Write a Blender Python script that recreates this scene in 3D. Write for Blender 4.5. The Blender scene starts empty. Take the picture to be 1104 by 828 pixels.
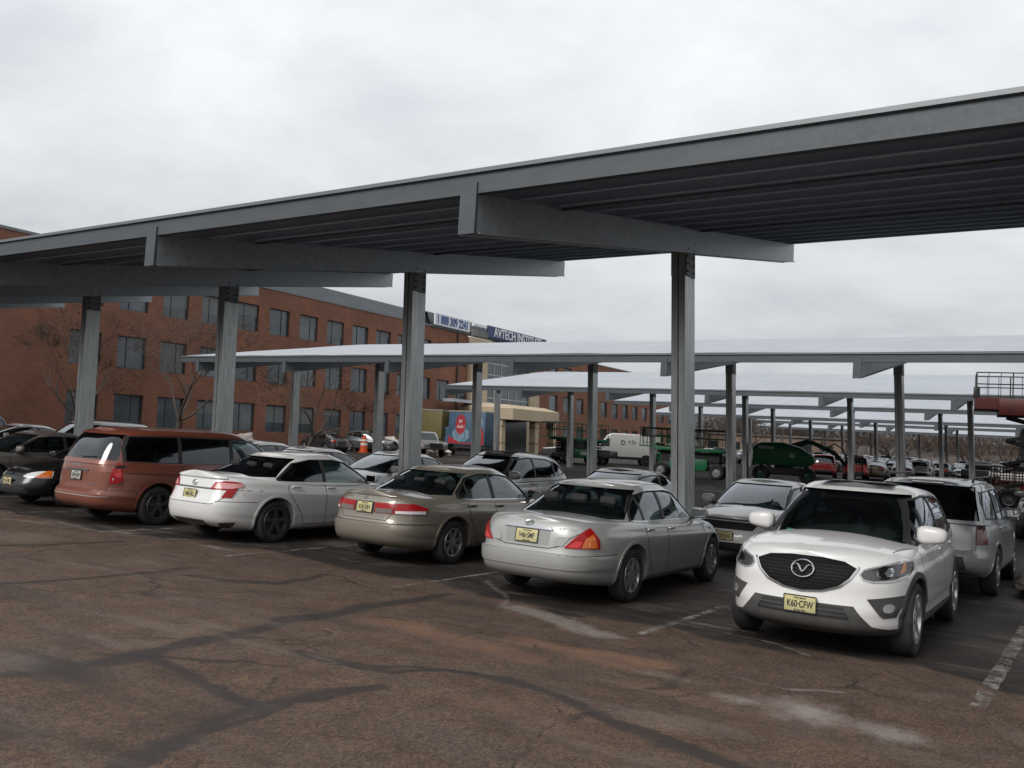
import bpy, bmesh, math, random
import numpy as np
from mathutils import Vector, Matrix, noise
from mathutils.bvhtree import BVHTree
R = math.radians
random.seed(7)
SC = bpy.context.scene
COL = SC.collection

# ------------------------------------------------------------------ camera
CAM_H = 1.866
yaw, pitch, roll = 0.5958, 0.0658, 0.0617
fw = Vector((-math.sin(yaw)*math.cos(pitch), math.cos(yaw)*math.cos(pitch), math.sin(pitch)))
r0 = Vector((math.cos(yaw), math.sin(yaw), 0)); u0 = r0.cross(fw)
rt = r0*math.cos(roll)+u0*math.sin(roll); up = -r0*math.sin(roll)+u0*math.cos(roll)
cd = bpy.data.cameras.new('camera'); cam = bpy.data.objects.new('camera', cd); COL.objects.link(cam)
cam.matrix_world = Matrix(((rt.x, up.x, -fw.x, 0), (rt.y, up.y, -fw.y, 0), (rt.z, up.z, -fw.z, CAM_H), (0, 0, 0, 1)))
cd.sensor_width = 36; cd.lens = 961.2*36/1104; cd.clip_start = .05; cd.clip_end = 3000
SC.camera = cam
# ------------------------------------------------------------------ world, sun, exposure
W = bpy.data.worlds.new('World'); SC.world = W; W.use_nodes = True
nt = W.node_tree; nt.nodes.clear(); N = nt.nodes.new; Lk = nt.links.new
sky = N('ShaderNodeTexSky'); sky.sky_type = 'NISHITA'; sky.sun_disc = False
SUN_EL, SUN_AZ = R(36), R(188)
sky.sun_elevation = SUN_EL; sky.sun_rotation = SUN_AZ
tc = N('ShaderNodeTexCoord'); sep = N('ShaderNodeSeparateXYZ'); Lk(tc.outputs['Generated'], sep.inputs[0])
# cloud deck: project the direction on a flat layer so that the clouds flatten to the horizon
mz = N('ShaderNodeMath'); mz.operation = 'MAXIMUM'; mz.inputs[1].default_value = 0.0; Lk(sep.outputs[2], mz.inputs[0])
az = N('ShaderNodeMath'); az.operation = 'ADD'; az.inputs[1].default_value = .22; Lk(mz.outputs[0], az.inputs[0])
dx = N('ShaderNodeMath'); dx.operation = 'DIVIDE'; Lk(sep.outputs[0], dx.inputs[0]); Lk(az.outputs[0], dx.inputs[1])
dy = N('ShaderNodeMath'); dy.operation = 'DIVIDE'; Lk(sep.outputs[1], dy.inputs[0]); Lk(az.outputs[0], dy.inputs[1])
cb = N('ShaderNodeCombineXYZ'); Lk(dx.outputs[0], cb.inputs[0]); Lk(dy.outputs[0], cb.inputs[1])
n1 = N('ShaderNodeTexNoise'); n1.inputs['Scale'].default_value = 1.7; n1.inputs['Detail'].default_value = 6; n1.inputs['Roughness'].default_value = .58; n1.inputs['Distortion'].default_value = .25
Lk(cb.outputs[0], n1.inputs['Vector'])
cr = N('ShaderNodeValToRGB'); e = cr.color_ramp.elements
e[0].position = .33; e[0].color = (.76, .785, .83, 1); e[1].position = .66; e[1].color = (1.0, 1.015, 1.03, 1)
Lk(n1.outputs['Fac'], cr.inputs[0])
cm = N('ShaderNodeMixRGB'); cm.blend_type = 'MULTIPLY'; cm.inputs[0].default_value = 1; Lk(cr.outputs[0], cm.inputs[1])
el = N('ShaderNodeMapRange'); el.inputs[1].default_value = 0; el.inputs[2].default_value = .5; el.inputs[3].default_value = 6.2; el.inputs[4].default_value = 11.3; Lk(sep.outputs[2], el.inputs[0])
Lk(el.outputs[0], cm.inputs[2])
mx = N('ShaderNodeMixRGB'); mx.inputs[0].default_value = .95; Lk(sky.outputs[0], mx.inputs[1]); Lk(cm.outputs[0], mx.inputs[2])
bg = N('ShaderNodeBackground'); bg.inputs['Strength'].default_value = .095; Lk(mx.outputs[0], bg.inputs[0])
wo = N('ShaderNodeOutputWorld'); Lk(bg.outputs[0], wo.inputs[0])
sl = bpy.data.lights.new('sun', 'SUN'); sl.energy = 2.3; sl.angle = R(26); sl.color = (1, .97, .93)
so = bpy.data.objects.new('sun', sl); COL.objects.link(so)
sd = Vector((math.sin(SUN_AZ)*math.cos(SUN_EL), math.cos(SUN_AZ)*math.cos(SUN_EL), math.sin(SUN_EL)))
so.rotation_euler = sd.to_track_quat('Z', 'Y').to_euler(); so.location = (0, 0, 40)
SC.view_settings.view_transform = 'Standard'; SC.view_settings.look = 'None'
SC.view_settings.exposure = .06; SC.view_settings.gamma = 1
SC.cycles.max_bounces = 7; SC.cycles.transparent_max_bounces = 12; SC.cycles.caustics_reflective = False; SC.cycles.caustics_refractive = False

# ------------------------------------------------------------------ helpers
def link(o, parent=None):
    COL.objects.link(o)
    if parent: o.parent = parent
    return o
def mesh_obj(name, me, mats, parent=None):
    o = bpy.data.objects.new(name, me)
    if mats is not None:
        me.materials.clear()
        for m in (mats if isinstance(mats, (list, tuple)) else [mats]): me.materials.append(m)
    return link(o, parent)
def tag(o, label=None, cat=None, group=None, kind=None):
    if label: o['label'] = label
    if cat: o['category'] = cat
    if group: o['group'] = group
    if kind: o['kind'] = kind
    return o
def thing(name, label, cat, loc=(0, 0, 0), rz=0, group=None):
    o = bpy.data.objects.new(name, None); o.location = loc; o.rotation_euler = (0, 0, rz); o.empty_display_size = .2
    return tag(link(o), label, cat, group)
class MB:
    """collects shapes of one mesh"""
    def __init__(s): s.v = []; s.f = []; s.m = []; s.mi = 0
    def add(s, vs, fs):
        b = len(s.v); s.v += [tuple(v) for v in vs]; s.f += [tuple(i+b for i in f) for f in fs]; s.m += [s.mi]*len(fs); return s
    def box(s, x0, x1, y0, y1, z0, z1):
        return s.add([(x0,y0,z0),(x1,y0,z0),(x1,y1,z0),(x0,y1,z0),(x0,y0,z1),(x1,y0,z1),(x1,y1,z1),(x0,y1,z1)],
                     [(0,3,2,1),(4,5,6,7),(0,1,5,4),(1,2,6,5),(2,3,7,6),(3,0,4,7)])
    def hexa(s, p):   # 8 points, bottom 4 ccw, top 4 ccw
        return s.add(p, [(0,3,2,1),(4,5,6,7),(0,1,5,4),(1,2,6,5),(2,3,7,6),(3,0,4,7)])
    def bar(s, a, b, w, h=None, upv=(0,0,1)):
        a = Vector(a); b = Vector(b); d = (b-a).normalized(); h = h or w
        u = Vector(upv)
        if abs(d.dot(u)) > .98: u = Vector((0,1,0))
        x = d.cross(u).normalized(); u = x.cross(d).normalized()
        q = [(-w/2,-h/2),(w/2,-h/2),(w/2,h/2),(-w/2,h/2)]
        s.add([a+x*i+u*j for i,j in q]+[b+x*i+u*j for i,j in q], [(0,1,2,3),(7,6,5,4),(0,4,5,1),(1,5,6,2),(2,6,7,3),(3,7,4,0)]); return s
    def tube(s, pts, r, n=8, caps=True):
        pts = [Vector(p) for p in pts]; rs = r if isinstance(r, (list, tuple)) else [r]*len(pts)
        vs = []; prev = None
        for i, p in enumerate(pts):
            d = (pts[min(i+1, len(pts)-1)]-pts[max(i-1, 0)]).normalized()
            if prev is None: x = d.orthogonal().normalized()
            else: x = (prev-d*prev.dot(d)).normalized()
            prev = x; y = d.cross(x)
            vs += [p+(x*math.cos(2*math.pi*k/n)+y*math.sin(2*math.pi*k/n))*rs[i] for k in range(n)]
        fs = [(i*n+k, i*n+(k+1) % n, (i+1)*n+(k+1) % n, (i+1)*n+k) for i in range(len(pts)-1) for k in range(n)]
        if caps: fs += [tuple(range(n))[::-1], tuple((len(pts)-1)*n+k for k in range(n))]
        return s.add(vs, fs)
    def lathe(s, prof, n=32, axis='X', c=(0,0,0), closed=False):
        """prof: (offset along the axis, radius)"""
        vs = []
        for a, r in prof:
            for k in range(n):
                t = 2*math.pi*k/n; p = (a, r*math.cos(t), r*math.sin(t))
                if axis == 'Y': p = (p[2], p[0], p[1])
                if axis == 'Z': p = (p[1], p[2], p[0])
                vs.append((p[0]+c[0], p[1]+c[1], p[2]+c[2]))
        m = len(prof); fs = []
        for i in range(m if closed else m-1):
            j = (i+1) % m
            for k in range(n): fs.append((i*n+k, j*n+k, j*n+(k+1) % n, i*n+(k+1) % n))
        return s.add(vs, fs)
    def prism(s, poly, h0, h1, axis='Y'):
        """poly in the two other axes; Y: (x,z), X: (y,z), Z: (x,y)"""
        def P(a, b, h): return {'Y': (a, h, b), 'X': (h, a, b), 'Z': (a, b, h)}[axis]
        n = len(poly)
        return s.add([P(a, b, h0) for a, b in poly]+[P(a, b, h1) for a, b in poly],
                     [tuple(range(n))[::-1], tuple(range(n, 2*n))]+[(i, (i+1) % n, n+(i+1) % n, n+i) for i in range(n)])
    def mesh(s, name, smooth=None, fix=True):
        me = bpy.data.meshes.new(name); me.from_pydata(s.v, [], s.f)
        if any(s.m): me.polygons.foreach_set('material_index', s.m)
        if fix:
            bm = bmesh.new(); bm.from_mesh(me); bmesh.ops.recalc_face_normals(bm, faces=bm.faces); bm.to_mesh(me); bm.free()
        if smooth is not None: smooth_mesh(me, smooth)
        me.update(); return me
    def build(s, name, mats, parent=None, smooth=None, bevel=0, fix=True):
        me = s.mesh(name, None, fix)
        if bevel:
            bm = bmesh.new(); bm.from_mesh(me)
            bmesh.ops.bevel(bm, geom=[e for e in bm.edges if len(e.link_faces) == 2 and e.calc_face_angle(0) > .5], offset=bevel, segments=2, affect='EDGES', profile=.5)
            bm.to_mesh(me); bm.free(); smooth = smooth or 40
        if smooth is not None: smooth_mesh(me, smooth)
        return mesh_obj(name, me, mats, parent)
def smooth_mesh(me, ang=35):
    me.polygons.foreach_set('use_smooth', [True]*len(me.polygons)); me.set_sharp_from_angle(angle=R(ang)); me.update()

# ------------------------------------------------------------------ materials
MATS = {}
def P(name, col, rough=.6, metal=0, coat=0, spec=.5, var=None, vscale=3., bump=0, bscale=20., emit=None, alpha=None):
    """principled material; var = second colour mixed in by noise"""
    if name in MATS: return MATS[name]
    m = bpy.data.materials.new(name); m.use_nodes = True; t = m.node_tree; b = t.nodes['Principled BSDF']
    b.inputs['Base Color'].default_value = (*col, 1); b.inputs['Roughness'].default_value = rough; b.inputs['Metallic'].default_value = metal
    b.inputs['Coat Weight'].default_value = coat; b.inputs['Coat Roughness'].default_value = .06; b.inputs['Specular IOR Level'].default_value = spec
    if var or bump:
        c = t.nodes.new('ShaderNodeTexCoord'); g = t.nodes.new('ShaderNodeTexNoise'); g.inputs['Scale'].default_value = vscale; g.inputs['Detail'].default_value = 8
        g.inputs['Roughness'].default_value = .65
        t.links.new(c.outputs['Object'], g.inputs['Vector'])
        if var:
            r = t.nodes.new('ShaderNodeValToRGB'); r.color_ramp.elements[0].position = .35; r.color_ramp.elements[1].position = .68
            r.color_ramp.elements[0].color = (*col, 1); r.color_ramp.elements[1].color = (*var, 1)
            t.links.new(g.outputs['Fac'], r.inputs[0]); t.links.new(r.outputs[0], b.inputs['Base Color'])
        if bump:
            g2 = t.nodes.new('ShaderNodeTexNoise'); g2.inputs['Scale'].default_value = bscale; g2.inputs['Detail'].default_value = 4
            t.links.new(c.outputs['Object'], g2.inputs['Vector'])
            bp = t.nodes.new('ShaderNodeBump'); bp.inputs['Strength'].default_value = bump; bp.inputs['Distance'].default_value = .02
            t.links.new(g2.outputs['Fac'], bp.inputs['Height']); t.links.new(bp.outputs[0], b.inputs['Normal'])
    if emit: b.inputs['Emission Color'].default_value = (*emit[:3], 1); b.inputs['Emission Strength'].default_value = emit[3]
    MATS[name] = m; return m
def galv(name, col, var, rough=.5, metal=.35, streak=True):
    """galvanised steel with streaks running down"""
    if name in MATS: return MATS[name]
    m = P(name, col, rough, metal); t = m.node_tree; b = t.nodes['Principled BSDF']
    c = t.nodes.new('ShaderNodeTexCoord'); mp = t.nodes.new('ShaderNodeMapping'); mp.inputs['Scale'].default_value = (9, 9, .8) if streak else (1.2, 6, 6)
    t.links.new(c.outputs['Object'], mp.inputs[0])
    g = t.nodes.new('ShaderNodeTexNoise'); g.inputs['Scale'].default_value = 1.6; g.inputs['Detail'].default_value = 8; g.inputs['Roughness'].default_value = .7
    t.links.new(mp.outputs[0], g.inputs['Vector'])
    r = t.nodes.new('ShaderNodeValToRGB'); r.color_ramp.elements[0].position = .3; r.color_ramp.elements[1].position = .7
    r.color_ramp.elements[0].color = (*col, 1); r.color_ramp.elements[1].color = (*var, 1)
    t.links.new(g.outputs['Fac'], r.inputs[0]); t.links.new(r.outputs[0], b.inputs['Base Color'])
    v = t.nodes.new('ShaderNodeTexVoronoi'); v.inputs['Scale'].default_value = 30; t.links.new(c.outputs['Object'], v.inputs['Vector'])
    mr = t.nodes.new('ShaderNodeMapRange'); mr.inputs[3].default_value = rough-.03; mr.inputs[4].default_value = rough+.05
    t.links.new(v.outputs['Color'], mr.inputs[0]); t.links.new(mr.outputs[0], b.inputs['Roughness'])
    return m

STEEL = galv('galvanised_column', (.30, .315, .315), (.54, .55, .54), .36, .7)
PLATE = galv('splice_steel', (.13, .145, .15), (.20, .215, .22), .5, .15)
BEAM = galv('galvanised_beam', (.26, .285, .30), (.38, .405, .42), .42, .45, False)
FASCIA = galv('galvanised_fascia', (.055, .065, .074), (.076, .088, .098), .55, .1, False)
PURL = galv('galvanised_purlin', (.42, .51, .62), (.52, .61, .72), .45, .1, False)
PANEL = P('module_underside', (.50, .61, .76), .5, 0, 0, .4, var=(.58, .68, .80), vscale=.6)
MODEDGE = P('module_edge', (.16, .17, .18), .45, .4)
SNOW = P('snow', (.47, .495, .52), .75, 0, 0, .3, var=(.40, .425, .45), vscale=.35, bump=.3, bscale=2.)
def joint_snow():
    m = P('thin_snow_on_modules', (.375, .395, .425), .75, 0, 0, .3, var=(.33, .35, .38), vscale=.35, bump=.25, bscale=2.); t = m.node_tree; b = t.nodes['Principled BSDF']; src = b.inputs['Base Color'].links[0].from_socket
    c = t.nodes.new('ShaderNodeTexCoord'); br = t.nodes.new('ShaderNodeTexBrick'); br.offset = 0; br.inputs['Scale'].default_value = 1; br.inputs['Brick Width'].default_value = 1.0; br.inputs['Row Height'].default_value = 1.7; br.inputs['Mortar Size'].default_value = .025
    br.inputs['Color1'].default_value = (1, 1, 1, 1); br.inputs['Color2'].default_value = (.95, .955, .96, 1); br.inputs['Mortar'].default_value = (.90, .905, .915, 1); t.links.new(c.outputs['Object'], br.inputs['Vector'])
    mx = t.nodes.new('ShaderNodeMixRGB'); mx.blend_type = 'MULTIPLY'; mx.inputs[0].default_value = 1; t.links.new(src, mx.inputs[1]); t.links.new(br.outputs['Color'], mx.inputs[2]); t.links.new(mx.outputs[0], b.inputs['Base Color']); return m
SNOWM = joint_snow()
BOLT = P('bolt', (.05, .05, .055), .5, .5)
BLACK = P('black_plastic', (.02, .02, .022), .5)
RUBBER = P('rubber', (.012, .012, .013), .85, var=(.034, .031, .028), vscale=9)
def gz(y): return .014*max(0.0, y-18)

# ------------------------------------------------------------------ ground
GROUND = {'dark': [([(-6.55, 3.4, 0.187), (-6.46, 3.68, 0.187), (-6.41, 4.02, 0.17), (-6.45, 4.65, 0.17), (-6.53, 5.41, 0.17), (-6.61, 6.13, 0.17), (-6.63, 6.91, 0.17), (-6.65, 7.73, 0.136), (-6.65, 8.62, 0.11900000000000001)], 0.16000000000000003, 0.8075), ([(-6.44, 4.43, 0.102), (-5.56, 4.29, 0.0765), (-5.09, 4.17, 0.085), (-4.67, 4.15, 0.11900000000000001), (-4.61, 4.46, 0.11900000000000001), (-4.57, 4.82, 0.102), (-4.48, 5.16, 0.085)], 0.096, 0.7224999999999999), ([(-4.67, 4.15), (-4.57, 3.67), (-4.49, 3.29), (-4.36, 3.0), (-4.27, 2.69)], 0.10400000000000001, 0.8075), ([(-5.7, 5.42, 0.068), (-5.16, 5.42, 0.085), (-4.8, 5.52, 0.085), (-4.68, 5.78, 0.085), (-4.31, 5.92, 0.085), (-3.88, 5.98, 0.0935), (-3.4, 5.88, 0.0935), (-2.93, 5.73, 0.102), (-2.51, 5.59, 0.1105), (-2.06, 5.43, 0.1105), (-1.68, 5.31, 0.1105)], 0.08000000000000002, 0.7224999999999999), ([(-9.97, 5.08), (-9.85, 5.79), (-9.78, 6.63), (-9.83, 7.38)], 0.096, 0.595), ([(-9.38, 6.99), (-8.69, 7.27), (-8.35, 7.54), (-8.5, 8.46)], 0.11200000000000002, 0.6375), ([(-12.87, 6.51), (-12.64, 7.17), (-12.55, 8.06)], 0.16000000000000003, 0.595), ([(-5.31, 2.79, 0.1275), (-5.02, 2.98, 0.1275), (-4.6, 3.07, 0.085)], 0.096, 0.51), ([(-3.02, 6.64, 0.0425), (-2.96, 6.9, 0.085), (-3.01, 7.48, 0.068)], 0.064, 0.68), ([(-6.541, 3.417), (-6.511, 3.487), (-6.497, 3.542), (-6.529, 3.566), (-6.447, 3.634), (-6.432, 3.653), (-6.452, 3.73), (-6.437, 3.821), (-6.464, 3.864), (-6.435, 3.981), (-6.391, 3.996), (-6.397, 4.121), (-6.418, 4.246), (-6.469, 4.424), (-6.462, 4.504), (-6.416, 4.676), (-6.481, 4.834), (-6.479, 4.966), (-6.519, 5.137), (-6.501, 5.291), (-6.502, 5.396), (-6.556, 5.531), (-6.587, 5.668), (-6.592, 5.849), (-6.629, 5.998), (-6.621, 6.117), (-6.592, 6.285), (-6.631, 6.441), (-6.608, 6.567), (-6.593, 6.721), (-6.613, 6.934), (-6.668, 7.094), (-6.647, 7.243), (-6.676, 7.37), (-6.668, 7.598), (-6.671, 7.748), (-6.62, 7.939), (-6.661, 8.076), (-6.648, 8.283), (-6.677, 8.459)], 0.035, 1.3), ([(-6.419, 4.455), (-6.296, 4.433), (-6.117, 4.363), (-5.904, 4.375), (-5.747, 4.348), (-5.557, 4.277), (-5.479, 4.243), (-5.402, 4.217), (-5.265, 4.253), (-5.208, 4.162), (-5.056, 4.172), (-5.013, 4.148), (-4.915, 4.185), (-4.841, 4.153), (-4.785, 4.183), (-4.703, 4.15), (-4.634, 4.186), (-4.63, 4.305), (-4.625, 4.356), (-4.65, 4.393), (-4.635, 4.484), (-4.616, 4.529), (-4.559, 4.629), (-4.553, 4.673), (-4.579, 4.764), (-4.571, 4.805), (-4.559, 4.863), (-4.543, 4.99), (-4.484, 5.033), (-4.498, 5.081)], 0.035, 1.3), ([(-4.699, 4.134), (-4.63, 4.08), (-4.64, 3.978), (-4.591, 3.876), (-4.579, 3.784), (-4.58, 3.684), (-4.569, 3.593), (-4.519, 3.531), (-4.536, 3.473), (-4.496, 3.372), (-4.524, 3.293), (-4.481, 3.244), (-4.441, 3.196), (-4.402, 3.137), (-4.397, 3.068), (-4.343, 3.023), (-4.352, 2.962), (-4.298, 2.889), (-4.273, 2.846), (-4.287, 2.754)], 0.035, 1.3), ([(-5.723, 5.444), (-5.561, 5.418), (-5.471, 5.435), (-5.36, 5.397), (-5.248, 5.426), (-5.148, 5.414), (-5.079, 5.459), (-5.006, 5.475), (-4.977, 5.456), (-4.876, 5.511), (-4.82, 5.533), (-4.767, 5.54), (-4.754, 5.605), (-4.759, 5.65), (-4.717, 5.706), (-4.701, 5.747), (-4.608, 5.8), (-4.524, 5.842), (-4.476, 5.892), (-4.419, 5.885), (-4.326, 5.914), (-4.251, 5.955), (-4.147, 5.912), (-4.044, 5.928), (-3.963, 5.957), (-3.874, 6.012), (-3.762, 5.954), (-3.666, 5.95), (-3.601, 5.895), (-3.489, 5.904), (-3.368, 5.913), (-3.298, 5.84), (-3.184, 5.785), (-3.145, 5.795), (-3.016, 5.735), (-2.921, 5.757), (-2.855, 5.697), (-2.781, 5.659), (-2.645, 5.638), (-2.562, 5.647), (-2.503, 5.573), (-2.386, 5.558), (-2.336, 5.513), (-2.206, 5.493), (-2.165, 5.46), (-2.086, 5.439), (-1.988, 5.392), (-1.888, 5.405), (-1.866, 5.36), (-1.772, 5.364)], 0.035, 1.3), ([(-9.95, 5.062), (-9.962, 5.198), (-9.888, 5.35), (-9.89, 5.504), (-9.864, 5.655), (-9.833, 5.763), (-9.818, 5.944), (-9.82, 6.115), (-9.822, 6.296), (-9.796, 6.452), (-9.763, 6.636), (-9.822, 6.763), (-9.803, 6.959), (-9.783, 7.083), (-9.854, 7.249)], 0.035, 1.3), ([(-9.385, 6.995), (-9.227, 7.055), (-9.105, 7.131), (-8.974, 7.15), (-8.803, 7.193), (-8.704, 7.293), (-8.652, 7.348), (-8.54, 7.373), (-8.501, 7.452), (-8.389, 7.461), (-8.352, 7.543), (-8.38, 7.712), (-8.434, 7.914), (-8.418, 8.062), (-8.489, 8.298)], 0.035, 1.3), ([(-12.85, 6.521), (-12.857, 6.658), (-12.744, 6.809), (-12.718, 6.874), (-12.662, 7.018), (-12.63, 7.202), (-12.607, 7.322), (-12.619, 7.555), (-12.611, 7.712), (-12.574, 7.858)], 0.035, 1.3)], 'salt': [([(-5.65, 8.61), (-4.93, 8.44), (-4.27, 8.12)], 0.26, 0.62), ([(-7.04, 9.96), (-5.58, 8.51)], 0.06, 0.6), ([(-3.39, 9.31), (-2.87, 9.2), (-2.42, 8.96)], 0.05, 0.6), ([(-2.59, 7.58), (-2.16, 7.44), (-1.76, 7.75)], 0.05, 0.55), ([(-8.94, 11.1), (-6.11, 9.47)], 0.1, 0.3), ([(-13.6, 8.32), (-12.06, 9.28), (-10.89, 9.79)], 0.25, 0.35), ([(-15.92, 8.16), (-14.88, 8.41), (-13.37, 8.82)], 0.2, 0.45)], 'red': [([(-4.71, 7.22), (-4.05, 7.26), (-3.38, 7.41)], 0.22, 0.9), ([(-5.93, 6.91), (-4.9, 6.71), (-4.3, 6.72)], 0.3, 0.8), ([(-2.98, 6.57), (-2.36, 6.52), (-1.52, 6.36)], 0.3, 0.5), ([(-4.16, 5.49), (-2.81, 5.1)], 0.4, 0.5)], 'saltblob': [(-1.87, 6.93, 0.5, 0.42, -0.1, 0.8), (-2.34, 6.88, 0.4, 0.2, 0, 0.6), (-1.27, 6.88, 0.45, 0.28, -0.2, 0.7), (-4.95, 8.42, 0.5, 0.15, 0.1, 0.6), (-3.23, 7.11, 0.7, 0.18, 0, 0.45), (-10.63, 7.32, 0.6, 0.2, 0, 0.35), (-7.9, 8.7, 1.2, 0.25, 0, 0.35), (-6.11, 9.47, 0.5, 0.12, 0.3, 0.6), (-3.6, 9.55, 0.5, 0.1, 0, 0.6), (-11.36, 8.92, 0.8, 0.15, 0, 0.6), (-14.95, 8.61, 1.0, 0.2, 0, 0.6), (-1.62, 14.44, 0.3, 0.5, 0, 0.5), (-8.79, 11.37, 0.5, 0.12, 0, 0.5)], 'redblob': [(-5.47, 6.33, 0.8, 0.2, 0, 0.6), (-3.61, 7.15, 0.8, 0.25, 0, 0.8), (-1.91, 6.83, 0.9, 0.3, 0, 0.5), (-8.4, 5.4, 1.5, 0.3, 0, 0.2)], 'darkblob': [(-6.47, 3.76, 0.8, 0.35, 0, 0.85), (-6.16, 8.38, 1.0, 0.35, 0, 0.6), (-5.35, 2.81, 0.8, 0.3, 0, 0.5), (-4.42, 10.71, 0.9, 0.3, 0, 0.3)]}
def worldmat(name): 
    m = bpy.data.materials.new(name); m.use_nodes = True; return m
def build_ground():
    # ---- near sheet with stain masks
    xs = np.arange(-26, 8.01, .055); ys = np.arange(1.0, 17.01, .055)
    gx, gy = np.meshgrid(xs, ys); nx, ny = len(xs), len(ys)
    rng = np.random.RandomState(3)
    def vnoise(sx, sy, oct=3):
        out = np.zeros_like(gx); amp = 1; tot = 0
        for o in range(oct):
            w, h = int(40*sx)+3, int(24*sy)+3
            g = rng.rand(h, w); u = (gx+28)/38*(w-2); v = gy/18*(h-2)
            i = np.clip(u.astype(int), 0, w-2); j = np.clip(v.astype(int), 0, h-2); a = u-i; b = v-j
            a = a*a*(3-2*a); b = b*b*(3-2*b)
            out += amp*((g[j, i]*(1-a)+g[j, i+1]*a)*(1-b)+(g[j+1, i]*(1-a)+g[j+1, i+1]*a)*b); tot += amp; amp *= .55; sx *= 2.1; sy *= 2.1
        return out/tot
    def band(pts, w):
        """soft mask round a polyline, pts (x, y[, half width])"""
        d = np.full(gx.shape, 9e9)
        wob = (vnoise(1.2, 1.2, 3)-.5)*.35; wx = gx+wob; wy = gy+(vnoise(1.2, 1.2, 3)-.5)*.3
        for (a, b) in zip(pts[:-1], pts[1:]):
            ax, ay, bx, by = a[0], a[1], b[0], b[1]; L2 = (bx-ax)**2+(by-ay)**2
            t = np.clip(((wx-ax)*(bx-ax)+(wy-ay)*(by-ay))/L2, 0, 1)
            ww = (a[2] if len(a) > 2 else w)*(1-t)+(b[2] if len(b) > 2 else w)*t
            d = np.minimum(d, np.hypot(wx-ax-t*(bx-ax), wy-ay-t*(by-ay))/ww)
        return np.clip(1.35-d, 0, 1)
    def blob(x, y, rx, ry, a=0, p=1.6):
        c, s = math.cos(a), math.sin(a); u = ((gx-x)*c+(gy-y)*s)/rx; v = (-(gx-x)*s+(gy-y)*c)/ry
        return np.exp(-(u*u+v*v)**(p/2))
    dark = np.zeros_like(gx); salt = np.zeros_like(gx); red = np.zeros_like(gx)
    for pts, w, k in GROUND['dark']: dark = np.maximum(dark, band(pts, w)*k)
    for pts, w, k in GROUND['salt']: salt = np.maximum(salt, band(pts, w)*k)
    for pts, w, k in GROUND['red']: red = np.maximum(red, band(pts, w)*k)
    for b in GROUND['saltblob']: salt = np.maximum(salt, blob(*b[:5])*b[5])
    for b in GROUND['redblob']: red = np.maximum(red, blob(*b[:5])*b[5])
    for b in GROUND['darkblob']: dark = np.maximum(dark, blob(*b[:5])*b[5])
    # stalls: dark damp asphalt with car shade painted in, behind a ragged line at the stall mouths
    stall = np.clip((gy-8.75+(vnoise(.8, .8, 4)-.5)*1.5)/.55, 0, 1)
    hz = (vnoise(.5, .5, 4)-.5)*.02
    me = bpy.data.meshes.new('asphalt'); v = np.stack([gx, gy, hz*0], -1).reshape(-1, 3)
    idx = np.arange(nx*ny).reshape(ny, nx)
    f = np.stack([idx[:-1, :-1], idx[:-1, 1:], idx[1:, 1:], idx[1:, :-1]], -1).reshape(-1, 4)
    me.vertices.add(len(v)); me.vertices.foreach_set('co', v.ravel())
    me.loops.add(f.size); me.loops.foreach_set('vertex_index', f.ravel()); me.polygons.add(len(f))
    me.polygons.foreach_set('loop_start', np.arange(0, f.size, 4)); me.polygons.foreach_set('loop_total', np.full(len(f), 4)); me.update(); me.validate()
    at = me.color_attributes.new('stain_shade', 'FLOAT_COLOR', 'POINT')
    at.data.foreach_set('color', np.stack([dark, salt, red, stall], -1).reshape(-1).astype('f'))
    far = bpy.data.meshes.new('far'); 
    bm = bmesh.new()
    # ring of outer ground around the fine sheet, rising gently away from the camera beyond y=18
    Xs = [-900, -300, -120, -60, -26, 8, 40, 120, 400, 900]; Ys = [-300, -60, -15, 1.0, 17.0, 18, 40, 80, 120, 140, 400, 1500]
    def hgt(x, y): return gz(min(y, 140)) + (0 if y <= 17.01 else 0)
    V = {(i, j): bm.verts.new((x, min(y, 1e9), hgt(x, y)-(.004 if not (x in (-26, 8) and y in (1.0, 17.0)) else 0))) for i, x in enumerate(Xs) for j, y in enumerate(Ys)}
    for i in range(len(Xs)-1):
        for j in range(len(Ys)-1):
            if Xs[i] == -26 and Ys[j] == 1.0: continue
            bm.faces.new((V[i, j], V[i+1, j], V[i+1, j+1], V[i, j+1]))
    bm.to_mesh(far); bm.free()
    a2 = far.color_attributes.new('stain_shade', 'FLOAT_COLOR', 'POINT')
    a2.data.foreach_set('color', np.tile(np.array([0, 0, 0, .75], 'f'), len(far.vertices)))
    bm = bmesh.new(); bm.from_mesh(me); bm.from_mesh(far); bm.to_mesh(me); bm.free()
    m = worldmat('asphalt'); t = m.node_tree; b = t.nodes['Principled BSDF']; NN = t.nodes.new; LL = t.links.new
    g = NN('ShaderNodeNewGeometry'); at = NN('ShaderNodeAttribute'); at.attribute_name = 'stain_shade'; sp = NN('ShaderNodeSeparateColor'); LL(at.outputs['Color'], sp.inputs[0])
    def noise_(scale, det=8, rough=.6, vec=None):
        n = NN('ShaderNodeTexNoise'); n.inputs['Scale'].default_value = scale; n.inputs['Detail'].default_value = det; n.inputs['Roughness'].default_value = rough
        LL(vec or g.outputs['Position'], n.inputs['Vector']); return n.outputs['Fac']
    def ramp(src, a, ca, bb, cb_):
        r = NN('ShaderNodeValToRGB'); r.color_ramp.elements[0].position = a; r.color_ramp.elements[0].color = (*ca, 1); r.color_ramp.elements[1].position = bb; r.color_ramp.elements[1].color = (*cb_, 1); LL(src, r.inputs[0]); return r.outputs[0]
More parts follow.
